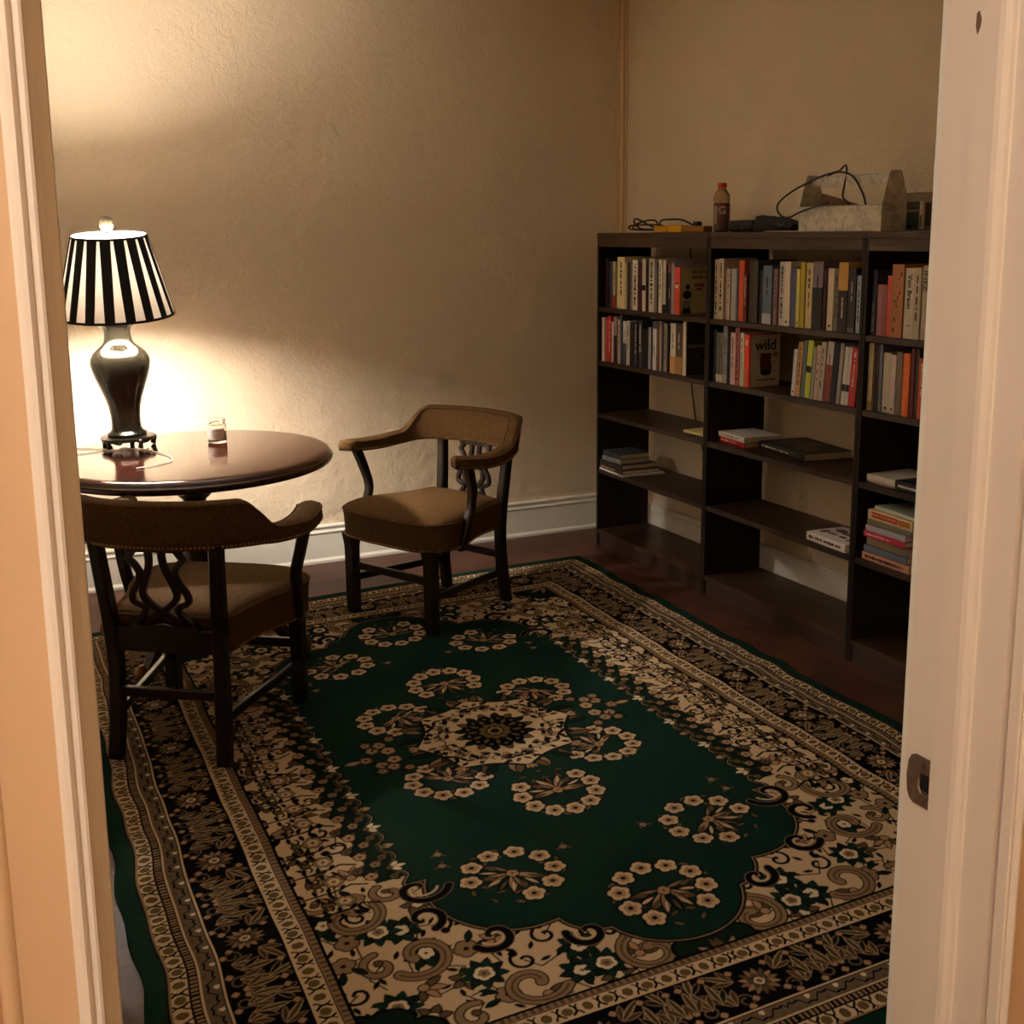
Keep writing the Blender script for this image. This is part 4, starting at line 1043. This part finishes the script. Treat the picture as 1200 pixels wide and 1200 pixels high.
for key, (z, place, L) in BOOKS.items():
    grp = 'standing books on the '+place if key != 'B2r' else 'leaning books on the second shelf of the middle bookcase'
    n = len(L)
    for i, (ya, yb_, h, c, desc, ex) in enumerate(L):
        sd += 1; rg = random.Random(sd)
        t = ya-yb_; d = {'cA':.155,'cB':.14,'cC':.150}.get(ex, rg.uniform(.13,.155) if h < .2 else rg.uniform(.15,.19))
        rec = rg.uniform(-.004,.006) if ex[:1] != 'c' else 0
        if key == 'B2r': lab = f"{desc} book, {ORD[i]} from left in the leaning row on the middle bookcase's second shelf"
        else: lab = f"{desc} book, {ORD[i]} from the left on the {place}"
        if ex == 'cC': lab = "orange-red spined book titled wild, boot on its cover, on the middle bookcase's second shelf"
        if ex == 'cA': lab = "orange-red spined book with olive cover and dark seated figure, left bookcase's top shelf"
        lean = math.radians(4.2) if key == 'B2r' else 0
        make_book(lab, t-.0006, h, d, c, ex, grp, (-.303+rec, (ya+yb_)/2, z+.0006+(math.sin(lean)*t/2 if lean else 0)), (lean,0,0), sd)
# lying books: (y of left end, length, x of spine, depth, z bottom, thickness, colour, extra, turn, label)
def flat(yl, ln, x, d, z, t, c, ex, tz, lab, grp=None):
    global sd; sd += 1
    return make_book(lab, t, ln, d, c, ex, grp, (x, yl-ln, z+t/2+.0006), (-PI/2,0,math.radians(tz)), sd)
def stack(x, z, rows_, grp, where):
    for (yl, ln, dx, d, t, c, ex, tz, lab) in rows_:
        flat(yl, ln, x+dx, d, z, t, c, ex, tz, lab+where, grp); z += t+.0012
stack(-.330, .388, [
 (-.345,.245,-.004,.225,.0085,(215,200,180),'',-3,'thin white book, bottom of the pile'),
 (-.350,.225,.0,.205,.019,(70,52,42),'w',-2,'dark brown book above the thin white one'),
 (-.362,.200,.006,.195,.022,(40,36,26),'',1,'black book in the middle of the pile'),
 (-.375,.165,.012,.165,.021,(130,128,115),'m',2,'grey-spined book, second from topmost of the pile'),
 (-.372,.160,.010,.160,.023,(52,56,54),'k.5',-1,'black book with white label, topmost of the pile')],
 'pile of books low in the left bookcase', ' on the left bookcase, fourth shelf')
flat(-1.000,.200,-.262,.15,.662,.011,(210,198,120),'',4,'pale yellow thin book lying at the right end of the left bookcase, third shelf')
stack(-.285,.662,[
 (-1.262,.190,.002,.165,.022,(165,35,35),'w',-4,'red book lying under the white-spined one'),
 (-1.256,.200,-.004,.170,.021,(200,188,168),'m',-5,'white-spined book lying on the red one')],
 'two books lying at the left of the third shelf, middle bookcase', ' on the middle bookcase, third shelf')
at_ = flat(-1.462,.330,-.262,.215,.662,.030,(36,32,28),'w',-7,'large black picture book lying flat on the middle bookcase, third shelf')
wb = flat(-1.880,.225,-.318,.165,.388,.031,(210,196,176),'M',-3,'white book with dark cover picture, alone on the fourth shelf, middle bookcase')
stack(-.300,.662,[(-2.175,.140,.0,.19,.006,(150,120,105),'',-2,'thin pinkish-grey book under the cream one'),
 (-2.176,.142,-.002,.19,.022,(205,190,155),'',-2,'thick cream book lying left of the black one')],'two books lying at the left of the third shelf, right bookcase',' on the right bookcase, third shelf')
flat(-2.322,.235,-.318,.18,.662,.034,(34,32,30),'w',-3,'black book with white lettering lying on the right bookcase, third shelf')
stack(-.300,.388,[
 (-2.178,.235,-.012,.185,.026,(190,130,95),'M',-2,'orange-tan book, bottom of the tall pile'),
 (-2.180,.215,-.006,.175,.023,(90,98,100),'',-2,'blue-grey book, second from bottom of the tall pile'),
 (-2.186,.235,.004,.175,.030,(125,105,72),'',-1,'thick olive-brown book low in the tall pile'),
 (-2.180,.205,-.010,.16,.020,(180,38,62),'w',-2,'crimson book mid-height of the tall pile'),
 (-2.186,.200,-.008,.16,.021,(160,150,148),'',-2,'silver-grey book above the crimson one in the tall pile'),
 (-2.190,.215,-.002,.17,.019,(115,105,78),'',-1,'dull olive book above the silver-grey one'),
 (-2.190,.225,-.008,.17,.034,(205,175,130),'R',-3,'cream book with red spine panel, second in the tall pile'),
 (-2.205,.235,-.002,.175,.012,(190,190,155),'',-5,'thin pale green book, top of the tall pile')],
 'tall pile of books low in the right bookcase',' on the right bookcase')
for o in bpy.data.objects:
    lb_ = o.get('label', '')
    if 'red spine panel' in lb_:
        bm = B(); box(bm, -.0018,-.001,-.011,.008,.075,.205); newobj('spine_panel', bm, mat('red_panel', (178,46,34), .5), o)
        bm = B(); box(bm, -.0018,-.001,-.011,.008,.012,.072); newobj('spine_panel', bm, mat('amber_panel', (190,120,56), .5), o)
        mark_bars(o, [(.195-.014*k,.204-.014*k,.25) for k in range(9)], .017, mat('amber_lettering', (216,168,110), .6), -.002, -.0022)
for root, cs in ((wb, ((.165,.115,.030,.020,(92,80,74)),(.115,.10,.035,.012,(110,98,90)),(.06,.11,.022,.016,(76,66,62)),(.15,.06,.028,.010,(130,114,102)),(.09,.06,.020,.011,(84,74,68)),(.195,.06,.016,.022,(104,90,82)),(.04,.05,.014,.014,(120,108,98)))), (at_, ((.10,.08,.06,.04,(98,84,62)),(.22,.10,.07,.04,(84,72,54)),(.17,.15,.05,.03,(112,96,72))))):
    t = .031 if root is wb else .030
    for k, (zz, xx, a, b_, c) in enumerate(cs):
        bm = B(); lathe(bm, [(a,0),(a,.0005)], 14, T(xx, -t/2-.0001, zz) @ R(90,'X') @ Matrix.Diagonal((b_/a,1,1,1))); newobj('cover_print', bm, mat('cover_print_%d_%d' % c[:2], c, .6), root)

# ------------------------------------------------------------------ things on top of the bookcases
ZT = HB+.0006
BLK = mat('black_rubber_cord', (16,14,14), .45)
YEL = mat('yellow_plastic', (224,164,24), .45)
ps = thing('power_strip', 'yellow power strip lying on top of the left bookcase', 'power strip', (-.19,-.83,ZT))
bm = B(); box(bm, -.024,.024,-.20,-.028,0,.026,.005,seg=2); newobj('housing', bm, mat('amber_plastic', (150,104,36), .45), ps)
bm = B(); box(bm, -.026,.026,-.026,.078,0,.031,.006,seg=2); newobj('outlet_block', bm, YEL, ps)
bm = B(); box(bm, -.026,.026,.084,.190,0,.029,.006,seg=2); newobj('outlet_block', bm, YEL, ps)
bm = B(); box(bm, -.014,.014,-.135,-.105,.0255,.045,.003); newobj('switch', bm, BLK, ps)
bm = B(); tube(bm, catmull([(0,.19,.015),(.02,.215,.012),(.0,.17,.05),(-.02,.06,.056),(-.01,-.02,.052),(.01,-.07,.030)], 6), .0042, 8); newobj('cord', bm, BLK, ps, True)
bm = B(); rg = random.Random(3)
pts_ = [(-.15,-.655,.012),(-.13,-.64,.006),(-.17,-.56,.006),(-.2,-.47,.008),(-.19,-.42,.022),(-.16,-.43,.040),(-.14,-.50,.052),(-.16,-.58,.040),(-.19,-.62,.010),(-.22,-.55,.008),(-.23,-.46,.012),(-.2,-.41,.026),(-.15,-.46,.030),(-.12,-.55,.028),(-.15,-.63,.012),(-.20,-.60,.022),(-.22,-.50,.058),(-.19,-.43,.040),(-.15,-.42,.014),(-.13,-.50,.010),(-.16,-.58,.018),(-.2,-.64,.008)]
tube(bm, catmull([(x,y,z+ZT+.0045) for x,y,z in pts_], 6), .0042, 8); co_ = newobj('coiled_cord', bm, BLK, None, True); tag(co_, 'coiled black cord on top of the left bookcase beside the power strip', 'cord')
# bottle
bt = thing('drink_bottle', 'plastic sports drink bottle with red cap on top of the middle bookcase', 'bottle', (-.17,-1.275+.179,ZT))
bt.location = (-.17,-1.265+.0,ZT)
bt.location = (-.17,-1.097-.16+.16,ZT)
pm = mat('bottle_plastic', (226,190,150), .08, trans=.85, ior=1.35)
bm = B(); lathe(bm, [(.0,0),(.028,0),(.0325,.006),(.033,.020),(.0315,.024),(.033,.028),(.033,.118),(.0315,.122),(.034,.130),(.0342,.140),(.032,.152),(.024,.166),(.0165,.175),(.0165,.182),(.0,.182)], 32, cap=False); newobj('bottle_body', bm, pm, bt, True)
bm = B(); lathe(bm, [(.0,.002),(.0265,.002),(.031,.008),(.0313,.060),(.0,.060)], 28, cap=False); newobj('drink', bm, mat('dark_red_drink', (92,34,22), .2), bt, True)
bm = B(); lathe(bm, [(.0333,.029),(.0336,.0295),(.0336,.1165),(.0333,.117)], 32, cap=False); lb = newobj('wrap_label', bm, mat('brown_label', (84,50,40), .4), bt, True)
bm = B(); lathe(bm, [(.0333,.108),(.0339,.1085),(.0339,.1165),(.0333,.117)], 32, cap=False); newobj('label_edge', bm, mat('dark_red_edge', (80,22,16), .4), lb, True)
bm = B(); t_ = bmesh.new(); rw = [[t_.verts.new((.0340*math.cos(a),.0340*math.sin(a),z)) for a in [math.radians(-176-14+i*7) for i in range(5)]] for z in (.032,.106)]
for i in range(4): t_.faces.new((rw[0][i],rw[0][i+1],rw[1][i+1],rw[1][i]))
merge(bm, t_); newobj('silver_panel', bm, mat('silver_panel', (150,130,120), .35), lb, True)
ang = math.radians(-122)
textmesh('letter_G', 'G', .044, mat('pale_letter', (176,160,140), .5), lb, T(.0345*math.cos(ang),.0345*math.sin(ang),.088) @ R(math.degrees(ang)+90,'Z') @ R(90,'X'), bold=.001)
bm = B(); lathe(bm, [(.0,.180),(.0185,.180),(.019,.182),(.019,.199),(.0175,.201),(.0,.201)], 28, cap=False); newobj('cap', bm, mat('red_cap', (196,52,26), .4), bt, True)
# two black cases
bc1 = thing('black_case', 'rounded black hard case on the middle bookcase, right of the bottle', 'case', (-.20,-1.315,ZT))
bm = B(); box(bm, -.04,.04,-.085,.085,0,.046,.014,seg=3); newobj('case_shell', bm, mat('black_leatherette', (18,17,18), .4), bc1, True)
bm = B(); box(bm, -.0412,.0412,-.022,-.014,.004,.0465,.001); newobj('strap', bm, mat('grey_strap', (44,42,44), .5), bc1)
bc2 = thing('black_pouch', 'slumped black cloth pouch on the middle bookcase beside the metal tote', 'pouch', (-.20,-1.515,ZT))
bm = B()
loft(bm, [[(-.042*k,y,.003),(.042*k,y,.003),(.045*k,y,h*.5),(.03*k,y,h),(0,y,h+.003*s),(-.03*k,y,h*.97),(-.045*k,y,h*.5)] for y,h,k,s in ((.112,.028,.8,0),(.10,.062,1,1),(.06,.060,1.02,0),(.02,.052,1,-1),(-.02,.055,1,1),(-.06,.045,1,0),(-.10,.038,.95,0),(-.118,.026,.85,0))])
newobj('pouch_body', bm, mat('black_nylon', (20,19,21), .7, bump=(60,.5,.004)), bc2, True)
bm = B(); tube(bm, catmull([(-.046,-.055,.036),(-.052,-.075,.022),(-.046,-.095,.030)], 5), .003, 6); newobj('clip', bm, mat('blue_grey_clip', (70,80,100), .4), bc2, True)
# galvanised tote
GV = bpy.data.materials.new('galvanised_steel'); GV.use_nodes = True; nt = GV.node_tree; b = nt.nodes['Principled BSDF']
tc = nt.nodes.new('ShaderNodeTexCoord'); vo = nt.nodes.new('ShaderNodeTexVoronoi'); vo.inputs['Scale'].default_value = 55; no = nt.nodes.new('ShaderNodeTexNoise'); no.inputs['Scale'].default_value = 28; no.inputs['Detail'].default_value = 5; no.inputs['Distortion'].default_value = 1.5
nt.links.new(tc.outputs['Object'], vo.inputs['Vector']); nt.links.new(tc.outputs['Object'], no.inputs['Vector'])
cr = nt.nodes.new('ShaderNodeValToRGB'); cr.color_ramp.elements[0].position = .36; cr.color_ramp.elements[1].position = .58; cr.color_ramp.elements[0].color = (*lin((168,162,150)),1); cr.color_ramp.elements[1].color = (*lin((206,198,182)),1)
nt.links.new(no.outputs['Fac'], cr.inputs[0]); nt.links.new(cr.outputs[0], b.inputs['Base Color']); b.inputs['Metallic'].default_value = .35; b.inputs['Roughness'].default_value = .5
tx, ty = -.245, -1.974
tt = thing('galvanized_tote', 'galvanized metal tool tote with flat handle on top of the middle and right bookcases', 'tote', (tx,ty,ZT))
hl, hd = .2105, .055
bm = B(); box(bm, -hd,-hd+.0016,-hl,hl,0,.086); box(bm, hd-.0016,hd,-hl,hl,0,.086); box(bm, -hd+.0017,hd-.0017,-hl,hl,0,.0016)
tube(bm, [(-hd,-hl,.086),(-hd,hl,.086)], .0026, 6); tube(bm, [(hd,-hl,.086),(hd,hl,.086)], .0026, 6); newobj('trough', bm, GV, tt)
for s in (-1,1):
    bm = B(); prism(bm, [(-hd,0),(hd,0),(hd,.115),(.026,.196),(.020,.200),(-.020,.200),(-.026,.196),(-hd,.086)], s*(hl+.0017)-.0009, s*(hl+.0017)+.0009, 'y'); 
    pts2 = [(-hd,0),(hd,0),(hd,.115),(.026,.196),(-.026,.196),(-hd,.086)]
    newobj('end_panel', bm, GV, tt)
bm = B(); box(bm, -.0015,.0015,-hl,hl,.158,.192,.0005); tube(bm, [(0,-hl,.192),(0,hl,.192)], .003, 6); newobj('handle', bm, GV, tt)
bm = B(); prism(bm, [(.185,.010),(.19,.012),(.165,.135),(-.03,.090),(-.02,.060)], -.012, .004, 'x'); fb = newobj('folded_cardboard', bm, mat('brown_card', (104,76,48), .8)); fb.location = (tx+.012,ty,ZT); tag(fb, 'folded brown cardboard sticking up inside the metal tote', 'cardboard')
def px(*L):   # cable shape in the plane of the tote front (y, z above the bookcase)
    return L
cab = [(-.318,-1.975,.10),(-.322,-1.84,.072),(-.330,-1.78,.052),(-.330,-1.735,.057),(-.325,-1.700,.083),(-.315,-1.705,.112),(-.295,-1.765,.152),(-.262,-1.85,.190),(-.246,-1.905,.205),(-.238,-1.935,.212),(-.236,-1.957,.228),(-.240,-1.972,.222),(-.244,-1.978,.19),(-.25,-1.972,.14),(-.26,-1.985,.115),(-.262,-2.015,.095),(-.25,-2.02,.06)]
bm = B(); tube(bm, catmull([(x,y+.035,z+ZT) for x,y,z in cab], 6), .0036, 8)
cab2 = [(-.262,-1.905,.196),(-.258,-1.955,.206),(-.256,-2.02,.19),(-.256,-2.07,.14),(-.256,-2.095,.09),(-.256,-2.09,.05)]
tube(bm, catmull([(x,y+.035,z+ZT) for x,y,z in cab2], 6), .0036, 8)
cb = newobj('black_cable', bm, BLK, None, True); tag(cb, 'black cable looped over the handle and front of the metal tote', 'cable')
# picture frame and small card leaning behind the tote
pf = thing('picture_frame', 'small weathered grey wood frame on top of the right bookcase', 'picture frame', (-.125,-2.215,ZT), (0,0,0))
WG = wood('weathered_wood', (150,132,108), (184,164,138), .7, (10,10,60))
bm = B(); box(bm, -.008,.010,-.115,-.085,0,.128,.002); box(bm, -.008,.010,.085,.115,0,.128,.002); box(bm, -.008,.010,-.0848,.0848,.092,.128,.002); box(bm, -.008,.010,-.0848,.0848,0,.016,.002); newobj('frame', bm, WG, pf)
bm = B(); box(bm, .002,.006,-.0848,.0848,.016,.092); newobj('backing', bm, mat('grey_brown_board', (112,96,74), .8), pf)
pc = thing('photo_book', 'small seascape-covered book with white spine standing before the grey frame', 'book', (-.152,-2.178,ZT))
bm = B(); box(bm, 0,.010,-.030,.036,.006,.096); newobj('page_block', bm, PAGE, pc)
bm = B(); box(bm, -.001,-.0002,-.030,.036,.006,.096,0); fcv = newobj('front_cover', bm, mat('dark_cover', (26,28,28), .4), pc)
for nm, z0, z1, c in (('sky_print',.062,.072,(170,142,124)),('sea_print',.018,.060,(58,84,76)),('cloud_print',.080,.088,(84,70,56)),('caption_print',.010,.013,(150,140,130))):
    bm = B(); box(bm, -.0016,-.0011,-.028,.034 if nm != 'caption_print' else 0,z0,z1); newobj(nm, bm, mat(nm, c, .5), fcv)
bm = B(); box(bm, -.002,.010,-.046,-.0305,.004,.098,.001); sp_ = newobj('spine', bm, mat('white_spine', (232,218,196), .6), pc)
bm = B(); box(bm, -.0025,-.0019,-.042,-.035,.012,.052); newobj('spine_print', bm, mat('spine_print', (90,80,70), .6), sp_)
# wall outlet, hanging cord
ol = thing('wall_outlet', 'ivory wall outlet behind the middle bookcase, above its fourth shelf', 'outlet', (0,-1.481,.418))
IV = mat('ivory_plate', (206,190,160), .4)
bm = B(); box(bm, -.005,.0,-.035,.035,-.057,.057,.002); newobj('cover_plate', bm, IV, ol)
for z in (-.020,.020):
    bm = B(); lathe(bm, [(.0165,0),(.0165,.0015)], 20, T(-.005,0,z) @ R(-90,'Y')); rc = newobj('receptacle', bm, IV, ol)
    bm = B(); box(bm, -.0072,-.0064,-.008,-.0058,z-.002,z+.006); box(bm, -.0072,-.0064,.0058,.008,z-.002,z+.006); box(bm, -.0072,-.0064,-.002,.002,z-.010,z-.006); newobj('slots', bm, mat('black_hole', (10,8,7), .8), rc)
bm = B(); tube(bm, catmull([(-.017,-.640,1.50),(-.017,-.655,1.2),(-.017,-.66,.95),(-.018,-.672,.843),(-.018,-.69,.75),(-.018,-.712,.668),(-.018,-.735,.60),(-.018,-.775,.53),(-.018,-.812,.45),(-.018,-.84,.34),(-.018,-.9,.2)], 6), .0034, 7)
hc = newobj('hanging_cord', bm, BLK, None, True); tag(hc, 'black cord hanging down the wall behind the left bookcase', 'cord')
# paint chip on the right door lining
bm = B(); prism(bm, [(-4.4205,1.720),(-4.4175,1.714),(-4.4155,1.722),(-4.4160,1.733),(-4.4185,1.735),(-4.4215,1.727)], XR-.0133, XR-.0121, 'x'); 
newobj('paint_chip', bm, mat('chipped_paint', (110,84,60), .8), rj)

# ------------------------------------------------------------------ hall ceiling light
hlh = thing('hall_ceiling_light', 'round frosted ceiling light in the hall', 'ceiling light', (-3.62,-5.45,HC))
bm = B(); lathe(bm, [(.14,-.001),(.15,-.02),(.13,-.03)], 32); newobj('canopy', bm, CH, hlh, True)
bm = B(); lathe(bm, [(.13,-.030),(.16,-.05),(.155,-.09),(.11,-.125),(.001,-.14)], 32)
mg = bpy.data.materials.new('lit_globe'); mg.use_nodes = True; bg = mg.node_tree.nodes['Principled BSDF']; bg.inputs['Emission Color'].default_value = (1,.88,.79,1); bg.inputs['Emission Strength'].default_value = 35
newobj('glass_bowl', bm, mg, hlh, True)
# world: night, nothing outside
w = bpy.data.worlds.new('night'); bpy.context.scene.world = w; w.use_nodes = True
w.node_tree.nodes['Background'].inputs[0].default_value = (.002,.002,.003,1)
# ------------------------------------------------------------------ view
sc = bpy.context.scene
sc.view_settings.view_transform = 'Standard'; sc.view_settings.look = 'None'; sc.view_settings.gamma = 1; sc.view_settings.use_curve_mapping = False
sc.view_settings.exposure = 1.47
sc.cycles.max_bounces = 10; sc.cycles.diffuse_bounces = 6; sc.cycles.transmission_bounces = 10; sc.cycles.sample_clamp_indirect = 8; sc.cycles.use_denoising = True; sc.cycles.caustics_refractive = False; sc.cycles.caustics_reflective = False
